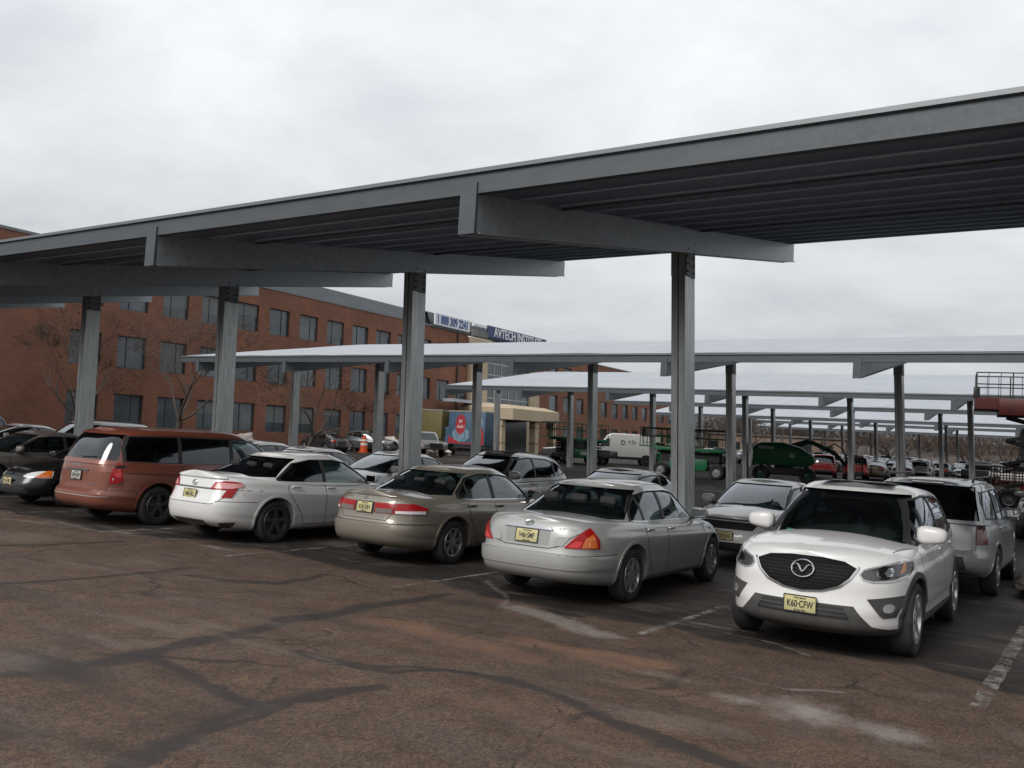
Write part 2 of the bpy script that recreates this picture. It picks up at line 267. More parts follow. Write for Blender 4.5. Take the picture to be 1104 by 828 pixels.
    def mth(op, a, b_=None, clamp=False):
        n = NN('ShaderNodeMath'); n.operation = op; n.use_clamp = clamp
        for k, q in enumerate((a, b_)):
            if q is None: continue
            if isinstance(q, (int, float)): n.inputs[k].default_value = q
            else: LL(q, n.inputs[k])
        return n.outputs[0]
    def mix(f, a, b_, op='MIX'):
        n = NN('ShaderNodeMixRGB'); n.blend_type = op
        for k, q in ((0, f), (1, a), (2, b_)):
            if isinstance(q, (int, float)): n.inputs[k].default_value = q
            elif isinstance(q, tuple): n.inputs[k].default_value = (*q, 1)
            else: LL(q, n.inputs[k])
        return n.outputs[0]
    def thr(mask, src, k, lo, hi):   # mask broken up by noise
        s = mth('ADD', mask, mth('MULTIPLY', mth('SUBTRACT', src, .5), k))
        n = NN('ShaderNodeMapRange'); n.interpolation_type = 'SMOOTHSTEP'; n.inputs[1].default_value = lo; n.inputs[2].default_value = hi; LL(s, n.inputs[0]); return n.outputs[0]
    big = noise_(.45, 6); mid = noise_(2.2, 8, .65); fine = noise_(34, 6, .75)
    # stretched dirt along the driving direction
    mp = NN('ShaderNodeMapping'); mp.inputs['Rotation'].default_value = (0, 0, R(8)); mp.inputs['Scale'].default_value = (.35, 2.0, 1); LL(g.outputs['Position'], mp.inputs[0])
    strk = noise_(1.5, 8, .65, mp.outputs[0])
    drive = ramp(mid, .30, (.045, .0275, .019), .70, (.110, .072, .050))
    drive = mix(ramp(strk, .42, (0, 0, 0), .66, (1, 1, 1)), drive, (.072, .052, .043))
    vor = NN('ShaderNodeTexVoronoi'); vor.inputs['Scale'].default_value = 62; LL(g.outputs['Position'], vor.inputs['Vector'])
    agg = ramp(vor.outputs['Color'], .25, (.62, .62, .62), .95, (1.85, 1.7, 1.55))
    drive = mix(.85, drive, agg, 'MULTIPLY')
    stallc = ramp(mid, .3, (.007, .006, .0055), .72, (.028, .020, .0155))  # damp stall colour, deepened for the shade under cars and canopy
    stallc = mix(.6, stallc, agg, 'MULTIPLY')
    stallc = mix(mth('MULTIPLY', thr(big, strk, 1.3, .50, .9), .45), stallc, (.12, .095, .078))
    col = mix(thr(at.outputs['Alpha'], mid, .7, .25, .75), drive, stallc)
    col = mix(mth('MULTIPLY', thr(sp.outputs[2], noise_(1.7, 9, .7), 1.4, .28, 1.05), .72), col, mix(mid, (.125, .055, .032), (.22, .125, .08)))
    dm = mth('MULTIPLY', thr(sp.outputs[0], noise_(3.1, 10, .72), .8, .2, .8), .88)
    col = mix(dm, col, (.026, .020, .018))
    col = mix(mth('MULTIPLY', thr(sp.outputs[1], noise_(3.6, 12, .8), 1.4, .22, .95), .85), col, mix(fine, (.16, .14, .125), (.38, .35, .32)))
    # small salt flecks everywhere
    fl = noise_(9, 6, .8); flm = thr(fl, big, .35, .70, .78)
    col = mix(mth('MULTIPLY', flm, .5), col, (.26, .235, .21))
    # large dusty clouds of dried salt and damp areas
    col = mix(mth('MULTIPLY', thr(noise_(.62, 7, .6), strk, .7, .52, .74), .32), col, (.19, .155, .13))
    col = mix(mth('MULTIPLY', thr(noise_(.9, 7, .6, mp.outputs[0]), big, .6, .52, .72), .45), col, (.030, .023, .020))
    # hairline cracks in the stalls
    v2 = NN('ShaderNodeTexVoronoi'); v2.feature = 'DISTANCE_TO_EDGE'; v2.inputs['Scale'].default_value = .8
    wv = NN('ShaderNodeMixRGB'); wv.inputs[0].default_value = .28; LL(g.outputs['Position'], wv.inputs[1])
    nz = NN('ShaderNodeTexNoise'); nz.inputs['Scale'].default_value = 2.5; nz.inputs['Detail'].default_value = 5; LL(g.outputs['Position'], nz.inputs['Vector']); LL(nz.outputs['Color'], wv.inputs[2]); LL(wv.outputs[0], v2.inputs['Vector'])
    ck = NN('ShaderNodeMapRange'); ck.inputs[1].default_value = 0; ck.inputs[2].default_value = .016; ck.inputs[3].default_value = 1; ck.inputs[4].default_value = 0; LL(v2.outputs[0], ck.inputs[0])
    ckm = mth('MULTIPLY', mth('MULTIPLY', ck.outputs[0], .75), thr(noise_(.7, 3), mid, .5, .45, .6))
    col = mix(ckm, col, (.012, .010, .009))
    LL(col, b.inputs['Base Color'])
    rg = mth('SUBTRACT', .88, mth('MULTIPLY', dm, .28)); rg = mth('SUBTRACT', rg, mth('MULTIPLY', thr(at.outputs['Alpha'], big, 1.2, .6, 1.1), .22)); LL(rg, b.inputs['Roughness'])
    b.inputs['Specular IOR Level'].default_value = .35
    bp = NN('ShaderNodeBump'); bp.inputs['Strength'].default_value = .55; bp.inputs['Distance'].default_value = .012
    hh = mth('ADD', mth('MULTIPLY', fine, .6), mth('MULTIPLY', vor.outputs['Distance'], .5)); hh = mth('SUBTRACT', hh, mth('MULTIPLY', ckm, .8)); LL(hh, bp.inputs['Height']); LL(bp.outputs[0], b.inputs['Normal'])
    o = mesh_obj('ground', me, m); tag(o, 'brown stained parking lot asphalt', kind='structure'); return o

def g_px():
    """stains, given in metres on the lot"""
    return GROUND

# ------------------------------------------------------------------ parking stripes
def stripes():
    m = P('worn_paint', (.30, .28, .25), .8); t = m.node_tree; b = t.nodes['Principled BSDF']
    c = t.nodes.new('ShaderNodeNewGeometry'); n = t.nodes.new('ShaderNodeTexNoise'); n.inputs['Scale'].default_value = 3.2; n.inputs['Detail'].default_value = 12; n.inputs['Roughness'].default_value = .82
    t.links.new(c.outputs['Position'], n.inputs['Vector'])
    r = t.nodes.new('ShaderNodeValToRGB'); r.color_ramp.elements[0].position = .46; r.color_ramp.elements[0].color = (0, 0, 0, 1); r.color_ramp.elements[1].position = .60; r.color_ramp.elements[1].color = (.8, .8, .8, 1)
    t.links.new(n.outputs['Fac'], r.inputs[0]); t.links.new(r.outputs[0], b.inputs['Alpha'])
    mb = MB()
    for k, x in enumerate((-.86, -3.98, -7.32, -10.5, -13.7, -16.9, -20.1, -23.3, 2.3)):
        w = .065 if k == 0 else .045
        y0, y1 = 8.05+(.4 if k else 0), 13.6
        n = 24; pts = []
        for i in range(n+1):
            y = y0+(y1-y0)*i/n; j = random.uniform(-.008, .008); pts += [(x-w+j, y, .004), (x+w+random.uniform(-.008, .008), y, .004)]
        mb.add(pts, [(2*i, 2*i+1, 2*i+3, 2*i+2) for i in range(n)])
        mb.add([(x-w, 14.9, .004), (x+w, 14.9, .004), (x+w, 20, .032), (x-w, 20, .032)], [(0, 1, 2, 3)])
    o = mb.build('parking_stripes', m); tag(o, 'worn white parking stripes painted on the asphalt', kind='structure')

# ------------------------------------------------------------------ carports
def c_channel(mb, x, s, z0, z1, d=.42, w=.115, lean=0, y=0):
    """C channel: web at x, lips towards s"""
    t = .012; L = .05
    def B(xa, xb, ya, yb):
        xa, xb = min(xa, xb), max(xa, xb); zs = lambda xx, z: xx+lean*(z-4.3)
        mb.hexa([(zs(a, z), y+b_, z) for z in (z0, z1) for a, b_ in ((xa, ya), (xb, ya), (xb, yb), (xa, yb))])
    B(x, x+s*t, -d/2, d/2)
    B(x+s*t, x+s*w, -d/2, -d/2+t); B(x+s*t, x+s*w, d/2-t, d/2)
    B(x+s*(w-t), x+s*w, -d/2+t, -d/2+L); B(x+s*(w-t), x+s*w, d/2-L, d/2-t)
def carport(yf, xs, xl, xr, zoff, label, detail=False, lamp=None, group='solar carports over the parking lot'):
    """yf: front edge; beams at xs; deck from xl to xr; slope rising to the back"""
    S = .172; D = 12.0; g0 = gz(yf+6.2)
    root = thing('solar_carport', label, 'carport', ((xl+xr)/2, yf+6.2, 0), 0, group); inv = Matrix.Translation((-(xl+xr)/2, -(yf+6.2), 0))
    def B(mb, name, mat, **k):
        o = mb.build(name, mat, root, **k); o.matrix_parent_inverse = Matrix.Identity(4); o.location = (-(xl+xr)/2, -(yf+6.2), 0); return o
    zb = lambda y: 4.68+zoff+S*(y-yf)       # underside of the purlins
    yc = yf+6.2
    for x in xs:
        mb = MB(); c_channel(mb, x+.125, -1, gz(yc)-.05, zb(yc)-.03, lean=-.05, y=yc); c_channel(mb, x-.125, 1, gz(yc)-.05, zb(yc)-.03, lean=-.05, y=yc)
        col = B(mb, 'column', STEEL)
        mb = MB(); X = lambda z: x-.05*(z-4.3)
        zt = zb(yc)-.05; z1 = zt-.80
        for s in (-1, 1):
            xa = s*.128; xb = s*.142
            mb.hexa([(X(z)+a, yc+b_, z) for z in (z1, zt) for a, b_ in ((min(xa, xb), -.19), (max(xa, xb), -.19), (max(xa, xb), .19), (min(xa, xb), .19))])
        pl = mb.build('splice_plate', PLATE, col)
        if detail:
            for s in (-1, 1):
                for yy in (-.13, .13):
                    for k in range(6):
                        z = z1+.08+k*.13; mb = MB(); mb.lathe([(X(z)+s*.140, .0001), (X(z)+s*.140, .022), (X(z)+s*.158, .022), (X(z)+s*.158, .0001)], 8, 'X', (0, yc+yy, z)); mb.build('bolt', BOLT, col)
        # cantilever beam, closed at the front by a plate
        mb = MB(); w = .10; y0, y1 = yf+.02, yf+D
        b0, b1, t0, t1 = zb(y0)-.45, zb(y1)-.40, zb(y0)-.002, zb(y1)-.002
        mb.hexa([(x-w, y0, b0), (x+w, y0, b0), (x+w, y1, b1), (x-w, y1, b1), (x-w, y0, t0), (x+w, y0, t0), (x+w, y1, t1), (x-w, y1, t1)])
        # bottom lips
        for s in (-1, 1):
            mb.hexa([(x+s*(w+.02)-.02, y0+.03, b0-.012+.0), (x+s*(w+.02)+.02, y0+.03, b0-.012), (x+s*(w+.02)+.02, y1-.02, b1-.012), (x+s*(w+.02)-.02, y1-.02, b1-.012),
                     (x+s*(w+.02)-.02, y0+.03, b0+.010), (x+s*(w+.02)+.02, y0+.03, b0+.010), (x+s*(w+.02)+.02, y1-.02, b1+.010), (x+s*(w+.02)-.02, y1-.02, b1+.010)])
        B(mb, 'beam', BEAM)
        mb = MB(); mb.box(x-.115, x+.115, yf-.03, yf+.016, b0-.02, zb(yf)+.13); B(mb, 'end_plate', FASCIA)
    # fascia purlin at the front edge
    mb = MB()
    mb.box(xl, xr, yf-.006, yf+.014, zb(yf)+.001, zb(yf)+.235); mb.box(xl, xr, yf+.014, yf+.09, zb(yf)+.001, zb(yf)+.016)
    B(mb, 'fascia', FASCIA)
    # purlins
    n = 13 if detail else 7
    for i in range(1, n+1):
        y = yf+i*(D-.1)/n; z = zb(y); mb = MB()
        mb.box(xl+.05, xr-.05, y-.004, y+.004, z, z+.19); mb.box(xl+.05, xr-.05, y-.06, y-.004, z, z+.008); mb.box(xl+.05, xr-.05, y+.004, y+.06, z+.182, z+.19)
        B(mb, 'purlin', PURL)
    # modules: a deck with an edge rim and rows of glass; snow on top
    def slab(z0, z1, x0, x1, ya, yb, mb):
        mb.hexa([(x0, ya, zb(ya)+z0), (x1, ya, zb(ya)+z0), (x1, yb, zb(yb)+z0), (x0, yb, zb(yb)+z0), (x0, ya, zb(ya)+z1), (x1, ya, zb(ya)+z1), (x1, yb, zb(yb)+z1), (x0, yb, zb(yb)+z1)])
    mb = MB(); rows = 7 if detail else 1
    for i in range(rows):
        ya = yf-.02+i*(D+.06)/rows; slab(.245, .283, xl-.02, xr+.02, ya+.006, ya+(D+.06)/rows-.006, mb)
    B(mb, 'module_deck', PANEL)
    mb = MB(); slab(.243, .289, xl-.025, xr+.025, yf-.045, yf-.016, mb); B(mb, 'module_rim', MODEDGE)
    # snow sheet with a slightly uneven lower edge
    mb = MB(); nx = max(8, int((xr-xl)/1.0)); ny = 6; vs = []
    for i in range(nx+1):
        x = xl+(xr-xl)*i/nx
        for j in range(ny+1):
            y = yf+.02+(D-.05)*j/ny + (random.uniform(0, .10) if j == 0 else 0); vs.append((x, y, zb(y)+.315+random.uniform(0, .02)+(0 if 0 < j < ny and 0 < i < nx else -.028)))
    fs = [(i*(ny+1)+j, (i+1)*(ny+1)+j, (i+1)*(ny+1)+j+1, i*(ny+1)+j+1) for i in range(nx) for j in range(ny)]
    mb.add(vs, fs); B(mb, 'snow_cover', SNOWM, smooth=60)
    if detail:
        # loops of cable hanging between the modules, and the strip lamps
        rr = random.Random(4)
        for k in range(26):
            x = rr.uniform(xl+6, xr-.5); y = yf+rr.choice((2.4, 3.6, 5.9, 7.2, 8.4, 10.6))+.3; z = zb(y)+.2; mb = MB(); L = rr.uniform(.15, .4); dp = rr.uniform(.08, .28)
            mb.tube([(x+L*(u-.5)+.03*math.sin(9*u), y, z-dp*4*u*(1-u)) for u in [q/8 for q in range(9)]], .008, 5); B(mb, 'cable_loop', BLACK)
        for x, y in ((-7.6, 11.6), (-7.9, 12.0)):
            pass
        for y, x0, x1 in ((14.6, xl+2, xr-.3), (9.9, xl+8, xr-.2)):
            mb = MB(); z = zb(y)-.03; mb.tube([(x0, y, z), (x1, y, z)], .022, 8); B(mb, 'conduit', MODEDGE, smooth=50)
    return root

def carports():
    rows = [
     (8.0, [-6.17+6.04*k for k in range(-5, 3)], -37.9, 9.0, 0, 'nearest steel carport, dark underside, over the front row of cars', True),
     (26.8, [-6.17+6.04*k for k in range(-5, 5)], -37.6, 20.0, .12, 'second snow covered carport, behind the nearest one and longest in view', False),
     (45.8, [-6.2+6.04*k for k in range(-5, 6)], -36.2, 26.0, .42, 'third snow covered carport, just behind the second', False),
     (63.8, [-4.2+6.04*k for k in range(-4, 5)], -33.3, 30.0, .80, 'fourth snow covered carport counted from the near one', False),
     (82.6, [-12.5+6.04*k for k in range(-4, 7)], -39.1, 34.0, .88, 'fifth snow covered carport, seen over the green boom lift', False),
     (101.4, [-8+6.04*k for k in range(-4, 7)], -34.4, 38.0, 1.28, 'sixth snow covered carport, second from the far end of the lot', False),
     (121.0, [-9+6.04*k for k in range(-5, 7)], -41.0, 40.0, 1.35, 'farthest and smallest snow covered carport of the lot', False)]
    for a in rows:
        carport(a[0], a[1], a[2], a[3], a[4], a[5], a[6])
    # strip lamp fixed under the near carport
    x0, x1, y = -8.35, -6.75, 12.7; z = 4.68+.172*(y-8)-.04
    t = thing('strip_lamp', 'unlit strip lamp hung under the nearest carport beside a beam', 'lamp', (x0, y, z))
    mb = MB(); mb.box(0, x1-x0, -.05, .05, .0, .06); mb.build('housing', MODEDGE, t)
    mb = MB(); mb.lathe([(0.02, .0), (.02, .022), (x1-x0-.02, .022), (x1-x0-.02, 0)], 10, 'X', (0, 0, -.025)); mb.build('tube', P('lamp_tube', (.55, .56, .57), .3), t, smooth=40)
    t = mb = None

# ------------------------------------------------------------------ text helper
def text_mesh(body, size, ext=.004, sx=1.0, bold=0.0, align='CENTER'):
    cu = bpy.data.curves.new('t', 'FONT'); cu.body = body; cu.size = size; cu.extrude = ext; cu.align_x = align; cu.align_y = 'CENTER'; cu.resolution_u = 3; cu.offset = bold
    o = bpy.data.objects.new('t', cu); COL.objects.link(o); dg = bpy.context.evaluated_depsgraph_get(); dg.update()
    me = bpy.data.meshes.new_from_object(o.evaluated_get(dg)); bpy.data.objects.remove(o)
    me.transform(Matrix.Diagonal((sx, 1, 1, 1))); return me

# ------------------------------------------------------------------ brick building
WA, WB = -49.14, -.0859
def brickmat():
    m = worldmat('brick'); t = m.node_tree; b = t.nodes['Principled BSDF']
    c = t.nodes.new('ShaderNodeTexCoord'); mp = t.nodes.new('ShaderNodeMapping'); mp.inputs['Rotation'].default_value = (R(90), 0, R(90)); t.links.new(c.outputs['Object'], mp.inputs[0])
    s = t.nodes.new('ShaderNodeSeparateXYZ'); t.links.new(c.outputs['Object'], s.inputs[0])
    cm = t.nodes.new('ShaderNodeCombineXYZ'); t.links.new(s.outputs[1], cm.inputs[0]); t.links.new(s.outputs[2], cm.inputs[1])
    br = t.nodes.new('ShaderNodeTexBrick'); br.inputs['Scale'].default_value = 1; br.inputs['Brick Width'].default_value = .42; br.inputs['Row Height'].default_value = .135; br.inputs['Mortar Size'].default_value = .012
    br.inputs['Color1'].default_value = (.245, .100, .058, 1); br.inputs['Color2'].default_value = (.19, .082, .052, 1); br.inputs['Mortar'].default_value = (.13, .075, .052, 1)
    t.links.new(cm.outputs[0], br.inputs['Vector'])
    n = t.nodes.new('ShaderNodeTexNoise'); n.inputs['Scale'].default_value = .35; n.inputs['Detail'].default_value = 8; n.inputs['Roughness'].default_value = .65; t.links.new(c.outputs['Object'], n.inputs['Vector'])
    r = t.nodes.new('ShaderNodeValToRGB'); r.color_ramp.elements[0].position = .3; r.color_ramp.elements[0].color = (.72, .72, .72, 1); r.color_ramp.elements[1].position = .7; r.color_ramp.elements[1].color = (1.2, 1.15, 1.1, 1); t.links.new(n.outputs['Fac'], r.inputs[0])
    mx = t.nodes.new('ShaderNodeMixRGB'); mx.blend_type = 'MULTIPLY'; mx.inputs[0].default_value = 1; t.links.new(br.outputs['Color'], mx.inputs[1]); t.links.new(r.outputs[0], mx.inputs[2])
    t.links.new(mx.outputs[0], b.inputs['Base Color']); b.inputs['Roughness'].default_value = .9
    return m
def building():
    BR = brickmat(); FR = P('window_frame', (.06, .065, .07), .5, .3)
    BEI = P('beige_render', (.47, .385, .265), .85, var=(.41, .335, .225), vscale=.5)
    DK = P('dark_metal_roof', (.045, .055, .065), .45, .2, var=(.07, .085, .095), vscale=.8)
    glass = []
    for i, (c, c2) in enumerate((((.025, .035, .045), (.06, .085, .10)), ((.05, .065, .075), (.11, .13, .14)), ((.02, .026, .032), (.045, .06, .07)))):
        m = P('office_glass_%d' % i, c, .12, 0, 0, .8, var=c2, vscale=.55); glass.append(m)
    # local frame: u along the wall (= world Y), w outwards (+X), z up with the slight fall of the site
    ang = math.atan(WB)
    root = thing('office_building', 'long three storey red brick office building with rows of square windows behind the lot', 'office building', (WA+.25, 0, 0), 0)
    def TR(u, w, z): return (WB*u+w-.05*(z-5), u, z+.015*(u-40))
    class L(MB):
        def bx(s, u0, u1, w0, w1, z0, z1):
            return s.hexa([TR(u0, w0, z0), TR(u0, w1, z0), TR(u1, w1, z0), TR(u1, w0, z0), TR(u0, w0, z1), TR(u0, w1, z1), TR(u1, w1, z1), TR(u1, w0, z1)])
        def qd(s, u0, u1, z0, z1, w): return s.add([TR(u0, w, z0), TR(u1, w, z0), TR(u1, w, z1), TR(u0, w, z1)], [(0, 1, 2, 3)])
    def wall(u0, u1, z0, z1, holes, mat, name='wall', w=0, depth=.22, d2=12):
        """wall with real openings: us = list of (u0,u1), zs = list of (z0,z1) grid"""
        mb = L(); us, zs = holes
        ue = sorted({u0, u1, *[q for h in us for q in h]}); ze = sorted({z0, z1, *[q for h in zs for q in h]})
        for a, b in zip(ue[:-1], ue[1:]):
            for c, d in zip(ze[:-1], ze[1:]):
                if any(h[0] <= a and b <= h[1] for h in us) and any(h[0] <= c and d <= h[1] for h in zs):
                    for p, q, r_, s_ in (((a, w, c), (a, w, d), (a, w-depth, d), (a, w-depth, c)), ((b, w, c), (b, w, d), (b, w-depth, d), (b, w-depth, c)),
                                   ((a, w, c), (b, w, c), (b, w-depth, c), (a, w-depth, c)), ((a, w, d), (b, w, d), (b, w-depth, d), (a, w-depth, d))):
                        mb.add([TR(*p), TR(*q), TR(*r_), TR(*s_)], [(0, 1, 2, 3)])
                else: mb.qd(a, b, c, d, w)
        mb.add([TR(u0, w, z0), TR(u0, w, z1), TR(u0, w-d2, z1), TR(u0, w-d2, z0)], [(0, 1, 2, 3)])
        mb.add([TR(u1, w, z0), TR(u1, w, z1), TR(u1, w-d2, z1), TR(u1, w-d2, z0)], [(0, 1, 2, 3)])
        mb.add([TR(u0, w, z1), TR(u1, w, z1), TR(u1, w-d2, z1), TR(u0, w-d2, z1)], [(0, 1, 2, 3)])
        return mb.build(name, mat, root, fix=False)
    def win(a, b, c, d, w=-.18, mull=1, rnd=random):
        mb = L(); f = .06
        mb.bx(a, b, w-.04, w+.04, c, c+f); mb.bx(a, b, w-.04, w+.04, d-f, d); mb.bx(a, a+f, w-.04, w+.04, c+f, d-f); mb.bx(b-f, b, w-.04, w+.04, c+f, d-f)
        if mull:
            k = a+(b-a)*rnd.choice((.36, .36, .5, .64)); mb.bx(k-.03, k+.03, w-.03, w+.03, c+f, d-f)
        o = mb.build('window', FR, root)
        mb = L(); mb.qd(a+f*.5, b-f*.5, c+f*.5, d-f*.5, w-.01); g = mb.build('pane', rnd.choice(glass), o, fix=False)
        if rnd.random() < .4:
            mb = L(); h = c+(d-c)*rnd.choice((.35, .55, .75, .2)); mb.qd(a+f, b-f, h, d-f, w-.004); mb.build('blind', P('blind', (.13, .14, .14), .7), o, fix=False)
    rr = random.Random(11)
    us = [(28.9-3.24*0+3.24*k-.02, 28.9+3.24*k+2.1) for k in range(0, 14)]
    # uneven ground floor and upper rows share the same grid
    zs = [(1.48, 3.52), (5.15, 7.2), (8.85, 10.85)]
    wall(14, 73.3, -.2, 12.25, (us, zs), BR)
    for (a, b) in us:
        for (c, d) in zs: win(a, b, c, d, rnd=rr)
    # coping and dark sloping roof band above
    mb = L(); mb.bx(13.9, 73.3, -.30, .06, 12.25, 12.42); mb.build('coping', P('coping', (.16, .165, .165), .6), root)
    mb = L(); mb.add([TR(36, -.3, 12.42), TR(73.3, -.3, 12.42), TR(73.3, -1.0, 13.62), TR(36, -1.0, 13.62), TR(36, -8, 13.62), TR(73.3, -8, 13.62)], [(0, 1, 2, 3), (3, 2, 5, 4)])
    mb.build('roof_band', DK, root, fix=False)
    mb = L(); mb.bx(13.95, 31, -9, -.6, 12.42, 12.44); mb.build('roof_sheet', DK, root)
    # beige entrance block with a tall grid window
    E0, E1 = 73.3, 88.6; u1, u2 = 76.6, 86.3
    wall(E0, E1, -.2, 12.0, ([(u1, u2)], [(4.7, 10.9)]), BEI, 'entrance_wall', w=.5, depth=.3)
    mb = L(); n = 6; m_ = 5; W_ = .28
    for i in range(n+1): u = u1+(u2-u1)*i/n; mb.bx(u-.06, u+.06, W_-.05, W_+.06, 4.7, 10.9)
    for j in range(m_+1): z = 4.7+(6.2)*j/m_; mb.bx(u1, u2, W_-.04, W_+.05, z-.06, z+.06)
    cw = mb.build('curtain_wall', P('pale_frame', (.35, .37, .38), .5), root)
    mb = L(); mb.qd(u1, u2, 4.7, 10.9, W_); mb.build('pane', glass[0], cw, fix=False)
    mb = L(); mb.add([TR(E0-6.9, .1, 12.2), TR(91, .1, 12.2), TR(91, -.5, 13.72), TR(E0-6.9, -.5, 13.72), TR(91, -8, 13.72), TR(E0-6.9, -8, 13.72), TR(91, -8, 12.2)], [(0, 1, 2, 3), (3, 2, 4, 5), (1, 6, 4, 2)])
    mb.build('parapet_band', DK, root, fix=False)
    # far wing
    us = [(92.2+3.9*k, 92.2+3.9*k+2.2) for k in range(0, 13)]; zs2 = [(1.48, 3.52), (5.15, 7.2), (8.85, 10.85)]
    wall(E1, 145, -.2, 12.1, (us, zs2), BR)
    for (a, b) in us:
        for (c, d) in zs2: win(a, b, c, d, mull=0, rnd=rr)
    mb = L(); mb.bx(E1, 145, -.30, .06, 12.1, 12.26); mb.build('coping', P('coping', (.16, .165, .165), .6), root)
    # downpipe near the end of the brick front
    mb = L(); mb.bx(71.2, 71.4, .02, .16, 0, 12.2); mb.build('downpipe', P('dark_pipe', (.05, .035, .03), .6), root)
    # signs on the parapet
    def sign(u0, u1, z0, z1, bgm, txt, tm, name, label, size, sx, w=.28):
        s = thing(name, label, 'sign', (WA+.25, 0, 0)); mb = L(); mb.bx(u0, u1, w, w+.12, z0, z1); mb.build('panel', bgm, s)
        me = text_mesh(txt, size, .02, sx, .022)
        p = Vector(TR((u0+u1)/2, w+.14, (z0+z1)/2-.03)); ux = Vector(TR(u1, w, z0))-Vector(TR(u0, w, z0)); ux.normalize(); uz = Vector(TR(u0, w, z1))-Vector(TR(u0, w, z0)); uz.normalize(); nn = ux.cross(uz).normalized()
        me.transform(Matrix(((ux.x, uz.x, nn.x, p.x), (ux.y, uz.y, nn.y, p.y), (ux.z, uz.z, nn.z, p.z), (0, 0, 0, 1)))); mesh_obj('lettering', me, tm, s)
    NAVY = P('navy', (.02, .045, .13), .5); WH = P('white_letter', (.75, .76, .78), .6)
    sign(66.6, 73.0, 12.45, 13.6, P('sign_white', (.68, .70, .72), .6), '1 888 309 2241', P('blue_letter', (.03, .08, .26), .5), 'phone_sign', 'white banner with blue phone number on the roof band beside the blue name sign', 1.2, .76)
    sign(76.6, 90.4, 12.45, 13.68, NAVY, 'AVTECH INSTITUTE', WH, 'school_sign', 'navy roof sign with white letters reading AVTECH INSTITUTE', 1.36, .93)
    mb = L(); mb.bx(73.6, 76.5, .2, .5, 12.2, 12.9); o = mb.build('weathered_panel', P('weathered', (.22, .22, .20), .8, var=(.12, .12, .11), vscale=1), root)
    mb = L(); mb.bx(73.8, 76.4, .1, .4, 13.25, 13.5); mb.build('white_flashing', P('sign_white', (.68, .70, .72), .6), root)
    # entrance porch standing out from the wall
    po = thing('entrance_porch', 'beige entrance porch with square pillars below the curtain window', 'porch', (WA+.25, 0, 0))
    mb = L(); a0, a1, w0, w1 = 70.5, 84.2, 1.0, 6.5
    pts = [(a0, w0), (a0, w1-1.6), (a0+1.6, w1), (a1-1.9, w1), (a1, w1-1.9), (a1, w0)]
    mb.add([TR(u, w, z) for z in (3.65, 4.75) for u, w in pts], [tuple(range(6))[::-1], tuple(range(6, 12))]+[(i, (i+1) % 6, 6+(i+1) % 6, 6+i) for i in range(6)])
    mb.add([TR(u, w, 4.75) for u, w in pts]+[TR((a0+a1)/2+(u-(a0+a1)/2)*.82, w0+(w-w0)*.75, 5.15) for u, w in pts], [(i, (i+1) % 6, 6+(i+1) % 6, 6+i) for i in range(6)]+[tuple(range(6, 12))])
    mb.mi = 0; mb.build('canopy', BEI, po)
    for (u, w) in ((a1-.9, w1-1.4), (a1-6.4, w1-.7), (a0+1.2, w1-1.2)):
        mb = L(); mb.bx(u-.36, u+.36, w-.36, w+.36, -.1, 3.65); pl = mb.build('pillar', BEI, po)
        mb = L()
        for z in (1.3, 2.9): mb.bx(u-.4, u+.4, w-.4, w+.4, z, z+.14)
        mb.build('pillar_band', P('band', (.25, .18, .10), .8), pl)
    mb = L(); mb.bx(a0-1, a1+.5, w0-.45, w0, -.1, 3.75); mb.build('dark_doors', P('dark_glass', (.015, .017, .02), .15), po)
    mb = L(); mb.bx(a0-3.0, a0+4.5, w0, w0+1.2, 5.05, 5.35); mb.build('snow_ledge', SNOW, po)

# ------------------------------------------------------------------ bare trees
def bare_tree_mesh(seed, h, spread=.5, r0=.16, depth=6, up=.35, trunk=.25, vase=False):
    rr = random.Random(seed); tr = MB(); cr = MB()
    def grow(p, d, L, r, k):
        n = 3 if k < 3 else 2; pts = [p]; q = p; dd = d
        for i in range(n):
            dd = (dd+Vector((rr.uniform(-.22, .22), rr.uniform(-.22, .22), rr.uniform(-.08, .2)))).normalized(); q = q+dd*L/n; pts.append(q)
        rs = [r*(1-.38*i/n) for i in range(n+1)]
        (tr if k < 1 else cr).tube(pts, rs, 7 if k < 2 else (4 if k < 4 else 3), caps=False)
        if k >= depth: return
        m = rr.choice((2, 3, 3)) if k else (5 if vase else 4)
        for i in range(m):
            a = rr.uniform(0, 6.283) if k else 6.283*i/m+rr.uniform(-.4, .4); s = spread*rr.uniform(.6, 1.35)*(1.5 if (k == 0) else 1)
            x = dd.orthogonal().normalized(); y = dd.cross(x); nd = (dd+(x*math.cos(a)+y*math.sin(a))*s+Vector((0, 0, up*.3))).normalized()
            f = rr.uniform(.45, 1) if k else rr.uniform(.75, 1); st = pts[0].lerp(pts[-1], f) if k > 1 else pts[-1]
            grow(pts[-1] if k == 0 else (pts[-1] if i == 0 else pts[-2].lerp(pts[-1], rr.random())), nd, L*rr.uniform(.62, .85)*(1 if k else (1-trunk)/trunk*.42), r*(1-.38)*rr.uniform(.55, .85), k+1)
    grow(Vector((0, 0, -.1)), Vector((0, 0, 1)), h*trunk, r0, 0)
    return tr.mesh('trunk', 50, fix=False), cr.mesh('crown', 50, fix=False)
BARK = P('bark', (.055, .042, .034), .9, var=(.09, .07, .058), vscale=4)
BARK2 = P('bark_far', (.050, .038, .031), .95, var=(.085, .06, .045), vscale=.2)
